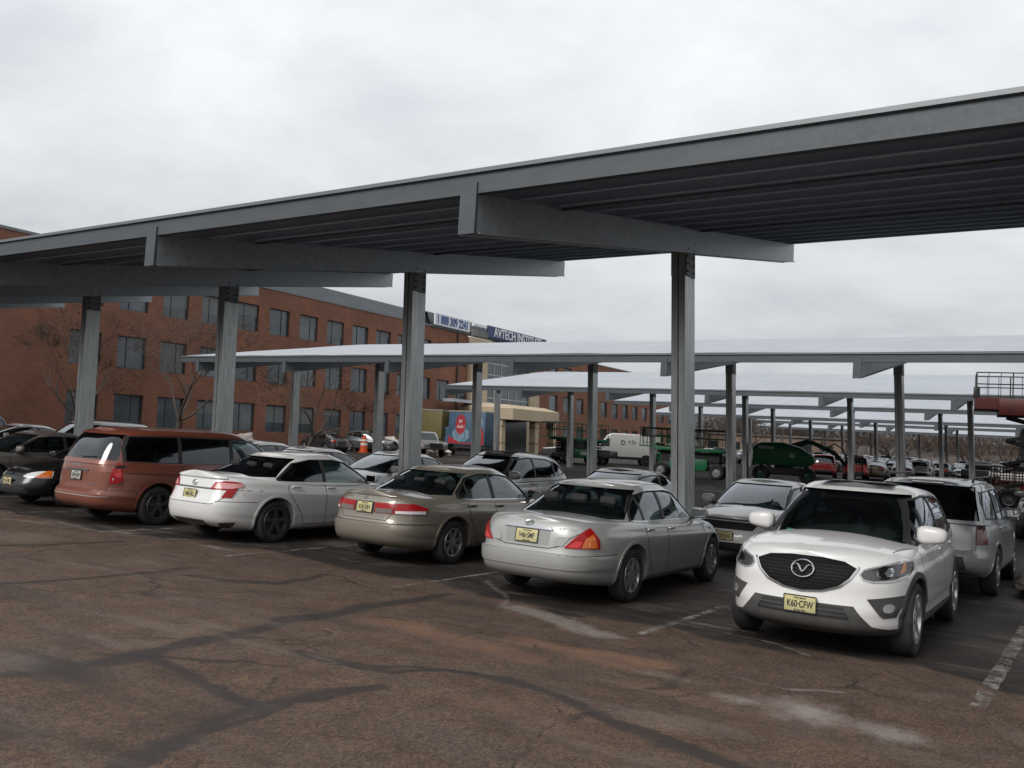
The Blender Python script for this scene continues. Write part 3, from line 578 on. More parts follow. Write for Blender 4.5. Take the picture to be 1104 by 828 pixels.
def twiggy(ms, seed, h, n=1500, rx=3.0):
    r2 = random.Random(seed); mb = MB(); cr = ms[1]; vs = [v.co.copy() for v in cr.vertices if v.co.z > h*.35]
    for k in range(n):
        p = r2.choice(vs); d = Vector((p.x*.3+r2.gauss(0, .5), p.y*.3+r2.gauss(0, .5), .7+r2.gauss(0, .4))).normalized(); q = p+d*r2.uniform(.25, .7); sd_ = d.cross(Vector((r2.random(), r2.random(), 1))).normalized()*.011
        mb.add([p-sd_, p+sd_, q], [(0, 1, 2)])
    t = mb.mesh('twigs', None, fix=False); bm = bmesh.new(); bm.from_mesh(cr); bm.from_mesh(t); bm.to_mesh(cr); bm.free(); return ms
def bare_tree(ms, loc, rz, s, label, group='bare winter trees', mat=BARK, name='bare_tree'):
    t = thing(name, label, 'tree', loc, rz, group); t.scale = (s, s, s)
    mesh_obj('trunk', ms[0], mat, t); mesh_obj('crown', ms[1], mat, t); return t
def trees():
    A = bare_tree_mesh(5, 9.5, .62, .20, 7, .3, .2); B = bare_tree_mesh(9, 9.0, .8, .22, 7, .2, .16, True); C_ = bare_tree_mesh(21, 5.5, .75, .16, 5, .3, .2, True)
    twiggy(A, 1, 9.5, 2600); twiggy(B, 2, 9, 2600); twiggy(C_, 3, 5.5, 900)
    bare_tree(A, (-44.5, 31.5, .15), 0, 1.0, 'bare tree in front of the brick wall, left of the second near column')
    bare_tree(B, (-44.0, 41.5, .2), 1.0, .95, 'bare wide branching tree in front of the brick wall, near the dark sedan')
    bare_tree(twiggy(bare_tree_mesh(33, 8.5, .6, .17, 7, .3, .22), 5, 8.5, 2200), (-46.0, 26.5, .1), 2.0, .95, 'bare thin tree at the far left of the brick wall')
    bare_tree(C_, (-34.5, 101, 1.1), 1.0, 1.15, 'dark bare tree standing behind the green boom lift')
    D = bare_tree_mesh(44, 8, .55, .2, 5, .3, .22)
    bare_tree(D, (-22.5, 118, 1.3), 0, .95, 'dark bare tree between far carport columns above the parked red cars')
    # woods on the rise behind the lot
    mb_t = MB(); rr = random.Random(2)
    protos = [list(bare_tree_mesh(60+i, 9, .55, .2, 4, .3, .2)) for i in range(4)]
    for i, pr_ in enumerate(protos):
        r2 = random.Random(90+i); mb = MB(); c0 = Vector((0, 0, 6.2))
        for k in range(520):
            d = Vector((r2.gauss(0, 1), r2.gauss(0, 1), r2.gauss(0, .8))).normalized(); p = c0+Vector((d.x*3.0, d.y*3.0, d.z*3.6))*(r2.random()**.45); q = p+(d+Vector((r2.uniform(-.5, .5), r2.uniform(-.5, .5), r2.uniform(-.2, .7))))*r2.uniform(.4, .9); sd_ = d.cross(Vector((r2.random(), r2.random(), 1))).normalized()*.028
            mb.add([p-sd_, p+sd_, q], [(0, 1, 2)])
        pr_.append(mb.mesh('twigs', None, fix=False))
    bm = bmesh.new()
    for i in range(380):
        x = rr.uniform(-100, 80); y = rr.uniform(148, 215)-abs(x)*.1; s = rr.uniform(.75, 1.25); k = rr.randrange(4)
        M = Matrix.Translation((x, y, gz(min(y, 140))+.4)) @ Matrix.Rotation(rr.uniform(0, 6), 4, 'Z') @ Matrix.Diagonal((s*1.2, s*1.2, s, 1))
        for me in protos[k]:
            n0 = len(bm.verts); bm.from_mesh(me); bm.verts.ensure_lookup_table()
            for v in bm.verts[n0:]: v.co = M @ v.co
    me = bpy.data.meshes.new('woods'); bm.to_mesh(me); bm.free()
    tag(mesh_obj('distant_woods', me, BARK2), 'brown bare winter woods on the rise beyond the lot', 'woods', kind='stuff')
    # a low rise that carries the woods, patchy with snow
    xs = [-260+20*i for i in range(30)]; ys = [145, 160, 180, 210, 260, 340]; hs = [gz(140)-.02, 2.4, 4.2, 6.5, 9, 10]
    mb = MB(); mb.add([(x, y, h+(math.sin(x*.03+j)*.5 if j else 0)) for x in xs for j, (y, h) in enumerate(zip(ys, hs))],
                      [(i*6+j, (i+1)*6+j, (i+1)*6+j+1, i*6+j+1) for i in range(29) for j in range(5)])
    o = mb.build('hillside', P('winter_slope', (.045, .034, .027), .95, var=(.10, .08, .068), vscale=.12), smooth=60); tag(o, 'brown winter hillside with patches of snow', kind='structure')
    # snow lying across the far lot
    mb = MB()
    for i in range(60):
        x = rr.uniform(-60, 45); y = rr.uniform(98, 142); a = rr.uniform(1.5, 6); b = rr.uniform(.6, 2); n = 10; z = gz(min(y, 140))+.006+i*.0005
        mb.add([(x+a*math.cos(6.283*k/n)*rr.uniform(.7, 1.1), y+b*math.sin(6.283*k/n)*rr.uniform(.7, 1.1), z+.0) for k in range(n)], [tuple(range(n))])
    # snow patches follow the slope
    mb.v = [(x, y, z+(gz(min(y, 140))-gz(min(y, 140)))) for x, y, z in mb.v]
    for i, v in enumerate(mb.v): mb.v[i] = (v[0], v[1], gz(min(v[1], 140))+.01+(i//10)*.0005)
    tag(mb.build('snow_patches', SNOW, fix=False), 'thin patches of snow on the far lot', kind='structure')

# ------------------------------------------------------------------ cars: tools
def paint(name, col, metal=0.0, rough=.32, dirt=.5, dirtcol=(.17, .14, .12), coat=.9):
    if name in MATS: return MATS[name]
    m = P(name, col, rough, metal, coat); t = m.node_tree; b = t.nodes['Principled BSDF']; NN = t.nodes.new; LL = t.links.new
    c = NN('ShaderNodeTexCoord'); s = NN('ShaderNodeSeparateXYZ'); LL(c.outputs['Object'], s.inputs[0])
    n = NN('ShaderNodeTexNoise'); n.inputs['Scale'].default_value = 3.2; n.inputs['Detail'].default_value = 10; n.inputs['Roughness'].default_value = .7; LL(c.outputs['Object'], n.inputs['Vector'])
    n2 = NN('ShaderNodeTexNoise'); n2.inputs['Scale'].default_value = 45; n2.inputs['Detail'].default_value = 4; LL(c.outputs['Object'], n2.inputs['Vector'])
    # road spray: thick on the sills and bumpers, thin film higher up
    mr = NN('ShaderNodeMapRange'); mr.interpolation_type = 'SMOOTHSTEP'; mr.inputs[1].default_value = .95; mr.inputs[2].default_value = .12; mr.inputs[3].default_value = 0.06; mr.inputs[4].default_value = 1.0; LL(s.outputs[2], mr.inputs[0])
    a = NN('ShaderNodeMath'); a.operation = 'MULTIPLY'; LL(mr.outputs[0], a.inputs[0])
    r = NN('ShaderNodeMapRange'); r.inputs[1].default_value = .25; r.inputs[2].default_value = .75; r.inputs[3].default_value = .25; r.inputs[4].default_value = 1; LL(n.outputs['Fac'], r.inputs[0]); LL(r.outputs[0], a.inputs[1])
    q = NN('ShaderNodeMath'); q.operation = 'MULTIPLY'; LL(a.outputs[0], q.inputs[0])
    r2 = NN('ShaderNodeMapRange'); r2.inputs[1].default_value = .3; r2.inputs[2].default_value = .7; r2.inputs[3].default_value = .75; r2.inputs[4].default_value = 1.1; LL(n2.outputs['Fac'], r2.inputs[0]); LL(r2.outputs[0], q.inputs[1])
    q2 = NN('ShaderNodeMath'); q2.operation = 'MULTIPLY'; q2.use_clamp = True; q2.inputs[1].default_value = dirt; LL(q.outputs[0], q2.inputs[0])
    mx = NN('ShaderNodeMixRGB'); mx.inputs[1].default_value = (*col, 1); mx.inputs[2].default_value = (*dirtcol, 1); LL(q2.outputs[0], mx.inputs[0]); LL(mx.outputs[0], b.inputs['Base Color'])
    rr = NN('ShaderNodeMapRange'); rr.inputs[3].default_value = rough; rr.inputs[4].default_value = .8; LL(q2.outputs[0], rr.inputs[0]); LL(rr.outputs[0], b.inputs['Roughness'])
    cc = NN('ShaderNodeMapRange'); cc.inputs[3].default_value = coat; cc.inputs[4].default_value = 0; cc.inputs[2].default_value = .5; LL(q2.outputs[0], cc.inputs[0]); LL(cc.outputs[0], b.inputs['Coat Weight'])
    if metal:
        mm = NN('ShaderNodeMapRange'); mm.inputs[3].default_value = metal; mm.inputs[4].default_value = 0; LL(q2.outputs[0], mm.inputs[0]); LL(mm.outputs[0], b.inputs['Metallic'])
    return m
def glassmat(name, tint, refl=1.6):
    if name in MATS: return MATS[name]
    m = bpy.data.materials.new(name); m.use_nodes = True; t = m.node_tree; t.nodes.clear(); NN = t.nodes.new; LL = t.links.new
    tr = NN('ShaderNodeBsdfTransparent'); tr.inputs[0].default_value = (*tint, 1)
    gl = NN('ShaderNodeBsdfGlossy'); gl.inputs['Roughness'].default_value = .04; gl.inputs['Color'].default_value = (.9, .95, 1, 1)
    fr = NN('ShaderNodeFresnel'); fr.inputs['IOR'].default_value = 1.52
    g = NN('ShaderNodeNewGeometry'); bf = NN('ShaderNodeMath'); bf.operation = 'MULTIPLY'
    sb = NN('ShaderNodeMath'); sb.operation = 'SUBTRACT'; sb.inputs[0].default_value = 1; LL(g.outputs['Backfacing'], sb.inputs[1])
    mu = NN('ShaderNodeMath'); mu.operation = 'MULTIPLY'; mu.inputs[1].default_value = refl; LL(fr.outputs[0], mu.inputs[0])
    LL(mu.outputs[0], bf.inputs[0]); LL(sb.outputs[0], bf.inputs[1])
    mx = NN('ShaderNodeMixShader'); LL(bf.outputs[0], mx.inputs[0]); LL(tr.outputs[0], mx.inputs[1]); LL(gl.outputs[0], mx.inputs[2])
    o = NN('ShaderNodeOutputMaterial'); LL(mx.outputs[0], o.inputs[0]); MATS[name] = m; return m
GLASS = glassmat('car_glass', (.26, .32, .31)); PRIV = glassmat('privacy_glass', (.06, .065, .07))
CUT = P('trim_dark', (.012, .012, .013), .7)
SEAM = P('panel_gap', (.015, .015, .015), .8)
CHROME = P('chrome', (.50, .51, .52), .16, 1)
ALLOY = P('alloy', (.48, .48, .49), .32, .8, var=(.34, .33, .32), vscale=6)
ALLOYD = P('alloy_dark', (.16, .16, .165), .35, .8)
INT = P('interior_cloth', (.022, .021, .020), .9); INTL = P('interior_beige', (.20, .185, .165), .9); DASH = P('dash', (.03, .03, .032), .7)
REDL = P('tail_lens', (.30, .008, .010), .22, 0, .1, .3); REDD = P('tail_lens_dark', (.16, .01, .012), .12, 0, .5); AMB = P('amber_lens', (.55, .13, .015), .12, 0, .5)
CLR = P('clear_lens', (.42, .43, .44), .1, .3, .7); CLRW = P('white_lens', (.62, .62, .61), .12, 0, .5); PROJ = P('projector', (.12, .12, .13), .05, .9)
LAMPD = P('lamp_housing', (.09, .09, .095), .2, .4)
YEL = P('plate_yellow', (.52, .46, .19), .55, var=(.44, .41, .24), vscale=9); PLTXT = P('plate_text', (.015, .015, .02), .6)
CLAD = P('cladding', (.042, .042, .042), .75, var=(.07, .064, .058), vscale=4)

def itp(tab, x):
    """smooth monotone interpolation of a table [(x, y), ...]"""
    xs = np.array([a for a, _ in tab], float); ys = np.array([b for _, b in tab], float); x = np.clip(np.asarray(x, float), xs[0], xs[-1])
    if len(xs) == 2: return np.interp(x, xs, ys)
    h = np.diff(xs); d = np.diff(ys)/h; m = np.zeros(len(xs)); m[0] = d[0]; m[-1] = d[-1]
    for i in range(1, len(xs)-1):
        if d[i-1]*d[i] > 0: w1 = 2*h[i]+h[i-1]; w2 = h[i]+2*h[i-1]; m[i] = (w1+w2)/(w1/d[i-1]+w2/d[i])
    i = np.clip(np.searchsorted(xs, x, 'right')-1, 0, len(xs)-2); t = (x-xs[i])/h[i]
    return ys[i]*(2*t**3-3*t**2+1)+h[i]*m[i]*(t**3-2*t**2+t)+ys[i+1]*(-2*t**3+3*t**2)+h[i]*m[i+1]*(t**3-t**2)
def ring_t(W, L, nf, nr, N):
    t = np.linspace(0, 2*np.pi, 6001)
    n = np.where(np.sin(t) >= 0, nf, nr); x = W*np.sign(np.cos(t))*np.abs(np.cos(t))**(2/n); y = L*np.sign(np.sin(t))*np.abs(np.sin(t))**(2/n)
    s = np.concatenate([[0], np.cumsum(np.hypot(np.diff(x), np.diff(y)))])
    # quarter-symmetric sampling keeps vertices on both axes
    out = []
    for q in range(4):
        a, b = 1500*q, 1500*(q+1); ss = np.linspace(s[a], s[b], N//4+1)[:-1]; out.append(np.interp(ss, s[a:b+1], t[a:b+1]))
    return np.concatenate(out)
def loft(rows, cap_top, cap_bot, N):
    """rows: list of (N,3); caps: lists of rows towards the centre line"""
    allr = cap_bot[::-1]+rows+cap_top; v = np.concatenate(allr); n = len(allr)
    f = [(i*N+k, i*N+(k+1) % N, (i+1)*N+(k+1) % N, (i+1)*N+k) for i in range(n-1) for k in range(N)]
    me = bpy.data.meshes.new('shell'); me.from_pydata(v.tolist(), [], f); bm = bmesh.new(); bm.from_mesh(me)
    bmesh.ops.remove_doubles(bm, verts=bm.verts, dist=1e-4); bmesh.ops.dissolve_degenerate(bm, edges=bm.edges, dist=1e-5)
    bmesh.ops.recalc_face_normals(bm, faces=bm.faces); bm.to_mesh(me); bm.free(); return me
def lower_shell(S, d=0.0, N=None):
    N = N or S.get('N', 128); V = S.get('rows', [0, .05, .10, .16, .21, .25, .29, .34, .42, .5, .58, .66, .73, .775, .80, .83, .88, .92, .96, .985, 1.0])
    Lr = (S['yf']-S['yr'])/2; t = ring_t(S['W'], Lr, S['nf'], S['nr'], N); n = np.where(np.sin(t) >= 0, S['nf'], S['nr'])
    cx = np.sign(np.cos(t))*np.abs(np.cos(t))**(2/n); sy = np.sign(np.sin(t))*np.abs(np.sin(t))**(2/n); rows = []
    for v in V:
        yf = S['yf']-float(itp(S['pf'], v))+d; yr = S['yr']+float(itp(S['pr'], v))-d; c = (yf+yr)/2
        w = S['W']*float(itp(S['sec'], v))+d; bow = np.where(sy > 0, S.get('bowf', .13), S.get('bowr', .05))*np.abs(cx)**2.2*np.abs(sy)**3*np.sign(sy)
        y = c+sy*(yf-yr)/2-bow; x = cx*w*itp(S['plan'], y)
        zb = itp(S['zb'], y); zk = itp(S['zk'], y); z = zb+v*(zk-zb); rows.append(np.stack([x, y, z], -1))
    top = rows[-1]; ct = []
    for r in (.97, .92, .84, .72, .56, .38, .19, 0):
        zk = itp(S['zk'], top[:, 1]); zt = itp(S['zt'], top[:, 1]); ct.append(np.stack([top[:, 0]*r, top[:, 1], zk+d+(zt-zk)*(1-r**2.4)], -1))
    b = rows[0]; cbm = [np.stack([b[:, 0]*r, b[:, 1], b[:, 2]-d], -1) for r in (.8, .4, 0)]
    return loft(rows, ct, cbm, N)
def upper_shell(S, d=0.0, zext=0.0, N=None):
    N = N or S.get('N', 128); V = [0, .08, .2, .34, .48, .62, .74, .84, .91, .96, 1.0]
    g = S['gh']; yf0, yr0 = float(itp(g['f'], 0)), float(itp(g['r'], 0)); t = ring_t(S['W']*.8, (yf0-yr0)/2, g['nf'], g['nr'], N); n = np.where(np.sin(t) >= 0, g['nf'], g['nr'])
    cx = np.sign(np.cos(t))*np.abs(np.cos(t))**(2/n); sy = np.sign(np.sin(t))*np.abs(np.sin(t))**(2/n); rows = []
    for v in V:
        yf = float(itp(g['f'], v))+d*1.4; yr = float(itp(g['r'], v))-d*1.4; c = (yf+yr)/2; y = c+sy*(yf-yr)/2
        x = cx*(float(itp(g['w'], v))+d)*itp(g.get('plan', [(-9, 1), (9, 1)]), y)
        z0 = itp(g['z0'], y); zr = itp(g['zr'], y)+d*(v > 0); z = z0+v*(zr-z0)-(zext if v == 0 else 0); rows.append(np.stack([x, y, z], -1))
    top = rows[-1]; ct = []
    for r in (.96, .88, .76, .6, .4, .2, 0): ct.append(np.stack([top[:, 0]*r, top[:, 1], itp(g['zr'], top[:, 1])+d+g['crown']*(1-r**2.2)], -1))
    b = rows[0]; cbm = [np.stack([b[:, 0]*r, b[:, 1], b[:, 2]], -1) for r in (.5, 0)]
    return loft(rows, ct, cbm, N)
def tmp(me, mat=None):
    if mat is not None and not me.materials: me.materials.append(mat)
    o = bpy.data.objects.new('tmp', me); COL.objects.link(o); return o
def boolean(me, ops, mat, name, drop=False):
    """ops: list of (operation, mesh); faces made by the cutters get the dark trim material (or are dropped)"""
    me = me.copy(); me.materials.clear(); me.materials.append(mat); o = tmp(me); cs = []
    for op, cm in ops:
        if not cm.materials: cm.materials.append(CUT)
        c = tmp(cm); cs.append(c); m = o.modifiers.new('b', 'BOOLEAN'); m.operation = op; m.object = c; m.solver = 'EXACT'; m.material_mode = 'TRANSFER'
    dg = bpy.context.evaluated_depsgraph_get(); dg.update(); r = bpy.data.meshes.new_from_object(o.evaluated_get(dg)); r.name = name
    for c in cs: bpy.data.objects.remove(c)
    bpy.data.objects.remove(o)
    if drop:
        bm = bmesh.new(); bm.from_mesh(r); k = [i for i, mm in enumerate(r.materials) if mm and mm.name != mat.name]
        bmesh.ops.delete(bm, geom=[f for f in bm.faces if f.material_index in k], context='FACES'); bm.to_mesh(r); bm.free()
    smooth_mesh(r, 32); return r
def mirrored(me, name=None):
    m = me.copy(); m.transform(Matrix.Diagonal((-1, 1, 1, 1))); m.flip_normals(); smooth_mesh(m, 32); return m
def pm(poly, a, b, axis):
    mb = MB(); mb.prism(poly, a, b, axis); return mb.mesh('prism')
def pms(lst):
    mb = MB()
    for poly, a, b, axis in lst: mb.prism(poly, a, b, axis)
    return mb.mesh('prisms')
def ribbon(mb, bvh, pts, axis, w=.006, off=.0015, closed=False, step=.04, side=1):
    """a thin strip laid on a shell: pts in side view (y,z) axis X, rear/front view (x,z) axis Y or plan (x,y) axis Z; side = the side it is seen from"""
    q = [Vector(p) for p in pts]; dense = []
    if closed: q = q+[q[0]]
    for a, b in zip(q[:-1], q[1:]):
        n = max(1, int((b-a).length/step)); dense += [a.lerp(b, i/n) for i in range(n)]
    dense.append(q[-1]); hit = []
    for p in dense:
        if axis == 'X': o, d = Vector((3*side, p[0], p[1])), Vector((-side, 0, 0))
        elif axis == 'Y': o, d = Vector((p[0], 6*side, p[1])), Vector((0, -side, 0))
        else: o, d = Vector((p[0], p[1], 4)), Vector((0, 0, -1))
        h = bvh.ray_cast(o, d)
        hit.append((h[0]+h[1]*off, h[1]) if h[0] else None)
    seg = []
    for h in hit+[None]:
        if h: seg.append(h); continue
        if len(seg) > 1:
            vs = []
            for i, (p, nn) in enumerate(seg):
                d = (seg[min(i+1, len(seg)-1)][0]-seg[max(i-1, 0)][0])
                if d.length < 1e-6: d = Vector((1, 0, 0))
                s = d.normalized().cross(nn); s = s.normalized()*w/2; vs += [p-s, p+s]
            mb.add(vs, [(2*i, 2*i+1, 2*i+3, 2*i+2) for i in range(len(seg)-1)])
        seg = []
def wheel(parent, x, y, r, side, style, rimr=.215, width=.205, mat=ALLOY):
    t = thing_part('wheel', parent, (x, y, r))
    mb = MB(); w = width; R1 = rimr+.012
    prof = [(-.5*w*.8, R1-.015), (-.5*w*.96, R1+.01), (-.5*w, (R1+r)/2), (-.5*w*.97, r-.035), (-.5*w*.86, r-.010), (-.5*w*.62, r), (-.02*w, r+.001), (.5*w*.62, r), (.5*w*.86, r-.010), (.5*w*.97, r-.035), (.5*w, (R1+r)/2), (.5*w*.96, R1+.01), (.5*w*.8, R1-.015)]
    mb.lathe([(a*1, b) for a, b in prof], 44, 'X'); mb.build('tyre', RUBBER, t, smooth=50)
    o = side*(w/2)  # outer face
    mb = MB(); mb.mi = 0
    mb.lathe([(o-side*.010, R1+.002), (o-side*.002, R1-.006), (o-side*.006, rimr-.012), (o-side*.05, rimr-.022), (o-side*.12, rimr-.03), (o-side*.13, .06)], 40, 'X')
    n = style[0]; kind = style[1]; rr_ = rimr-.014
    for k in range(n):
        a = 2*math.pi*k/n+.3
        for j in ((-1, 1) if kind == 'twin' else (0,)):
            w0 = style[2]; w1 = style[3]; aa = a+j*.11
            c, s_ = math.cos(a), math.sin(a); c2, s2 = math.cos(aa), math.sin(aa)
            def q(rad, off, xx, cc, ss): return (xx, rad*cc-off*ss, rad*ss+off*cc)
            xo = o-side*.012; xi = o-side*.035; xh = o-side*.018
            p0 = [q(.05, -w0, xi-side*.02, c, s_), q(.05, w0, xi-side*.02, c, s_), q(rr_, w1, xi, c2, s2), q(rr_, -w1, xi, c2, s2)]
            p1 = [q(.05, -w0*.8, xh, c, s_), q(.05, w0*.8, xh, c, s_), q(rr_, w1*.8, xo, c2, s2), q(rr_, -w1*.8, xo, c2, s2)]
            mb.hexa(p0+p1)
    mb.lathe([(o-side*.05, .075), (o-side*.016, .068), (o-side*.012, .045), (o-side*.010, 0.0001)], 24, 'X')
    mb.build('rim', mat, t, smooth=35)
    mb = MB(); mb.lathe([(o-side*.075, .0001), (o-side*.075, .155), (o-side*.095, .155)], 24, 'X'); mb.build('brake_disc', P('brake_disc', (.11, .10, .095), .5, .6), t, smooth=35)
    return t
def thing_part(name, parent, loc=(0, 0, 0)):
    o = bpy.data.objects.new(name, None); o.empty_display_size = .1; o.location = loc; return link(o, parent)

def plate(parent, bvh, x, z, side, txt, tilt=0, w=.305, h=.152, col=None, name='number_plate', push=.012, state=True):
    hb = bvh.ray_cast(Vector((x, 6*side, z)), Vector((0, -side, 0))); y = hb[0].y+side*push
    mb = MB(); mb.box(-w/2, w/2, -.003, .003, -h/2, h/2); o = mb.build(name, col or YEL, parent, bevel=.002)
    o.location = (x, y, z); o.rotation_euler = (-R(tilt), 0, 0 if side < 0 else math.pi)
    mb = MB()
    for a in ((-w/2-.006, -w/2+.004, -h/2, h/2), (w/2-.004, w/2+.006, -h/2, h/2), (-w/2, w/2, h/2-.004, h/2+.006), (-w/2, w/2, -h/2-.006, -h/2+.004)): mb.box(a[0], a[1], -.006, .002, a[2], a[3])
    mb.build('plate_frame', BLACK, o)
    if txt:
        me = text_mesh(txt, .092, .001, .66, .0016); me.transform(Matrix.Translation((0, -.0045, -.006)) @ Matrix.Rotation(R(90), 4, 'X')); mesh_obj('plate_number', me, PLTXT, o)
        if state:
            me = text_mesh('New Jersey', .026, .001, .95, .0005); me.transform(Matrix.Translation((0, -.0045, .055)) @ Matrix.Rotation(R(90), 4, 'X')); mesh_obj('plate_state', me, PLTXT, o)
            me = text_mesh('Garden State', .022, .001, .95, .0004); me.transform(Matrix.Translation((0, -.0045, -.062)) @ Matrix.Rotation(R(90), 4, 'X')); mesh_obj('plate_slogan', me, PLTXT, o)
    return o
def tor(mb, rx, rz, r, n=32, m=8, c=(0, 0, 0), a0=0, a1=360):
    """flat ellipse ring in the xz plane"""
    full = abs(a1-a0) >= 360; k = n if full else n+1
    pts = [Vector((c[0]+rx*math.cos(R(a0+(a1-a0)*i/n)), c[1], c[2]+rz*math.sin(R(a0+(a1-a0)*i/n)))) for i in range(n+(1 if full else 1))]
    mb.tube(pts, r, m, caps=not full)
def emblem(kind, parent, bvh, x, z, side, s=.06, push=.012):
    hb = bvh.ray_cast(Vector((x, 6*side, z)), Vector((0, -side, 0))); n = hb[1]; y = hb[0].y+side*push; mb = MB()
    if kind == 'ovals':
        tor(mb, s, s*.68, s*.075); tor(mb, s*.42, s*.66, s*.07, c=(0, 0, 0)); tor(mb, s*.86, s*.27, s*.07, c=(0, 0, s*.38))
    elif kind == 'wing':
        tor(mb, s, s*.80, s*.085)
        for sg in (-1, 1):
            Q = [(.92, .22), (.74, .34), (.52, .34), (.34, .16), (.18, -.16), (.0, -.34)]
            mb.tube([(sg*a*s, 0, b*s) for a, b in Q], [s*.05, s*.075, s*.095, s*.10, s*.10, s*.10], 8)
    elif kind == 'h':
        fr = [(-.62, .62), (.62, .62), (.50, -.62), (-.50, -.62)]
        for a, b in zip(fr, fr[1:]+fr[:1]): mb.bar((a[0]*s, 0, a[1]*s), (b[0]*s, 0, b[1]*s), s*.10, s*.1)
        mb.bar((-.36*s, 0, .52*s), (-.27*s, 0, -.5*s), s*.15, s*.12); mb.bar((.36*s, 0, .52*s), (.27*s, 0, -.5*s), s*.15, s*.12); mb.bar((-.3*s, 0, 0), (.3*s, 0, 0), s*.13, s*.12)
    elif kind == 'bar':
        mb.box(-s, s, -.004, .004, -s*.15, s*.15)
    me = mb.mesh('emblem', 40); tilt = math.atan2(n.z, abs(n.y)); me.transform(Matrix.Rotation(-tilt*(-side), 4, 'X'))
    o = mesh_obj('emblem', me, CHROME, parent); o.location = (x, y, z); return o
def lettering(parent, bvh, txt, x, z, side, size, mat=None, sx=1.0, name='model_lettering', push=.004):
    hb = bvh.ray_cast(Vector((x, 6*side, z)), Vector((0, -side, 0)));
    if not hb[0]: return
    n = hb[1]; y = hb[0].y+side*push; me = text_mesh(txt, size, .002, sx, .001)
    zz = Vector((0, 0, 1)); zz = (zz-n*zz.dot(n)).normalized(); xx = zz.cross(n).normalized()
    me.transform(Matrix(((xx.x, zz.x, n.x, x), (xx.y, zz.y, n.y, y), (xx.z, zz.z, n.z, z), (0, 0, 0, 1)))); return mesh_obj(name, me, mat or CHROME, parent)

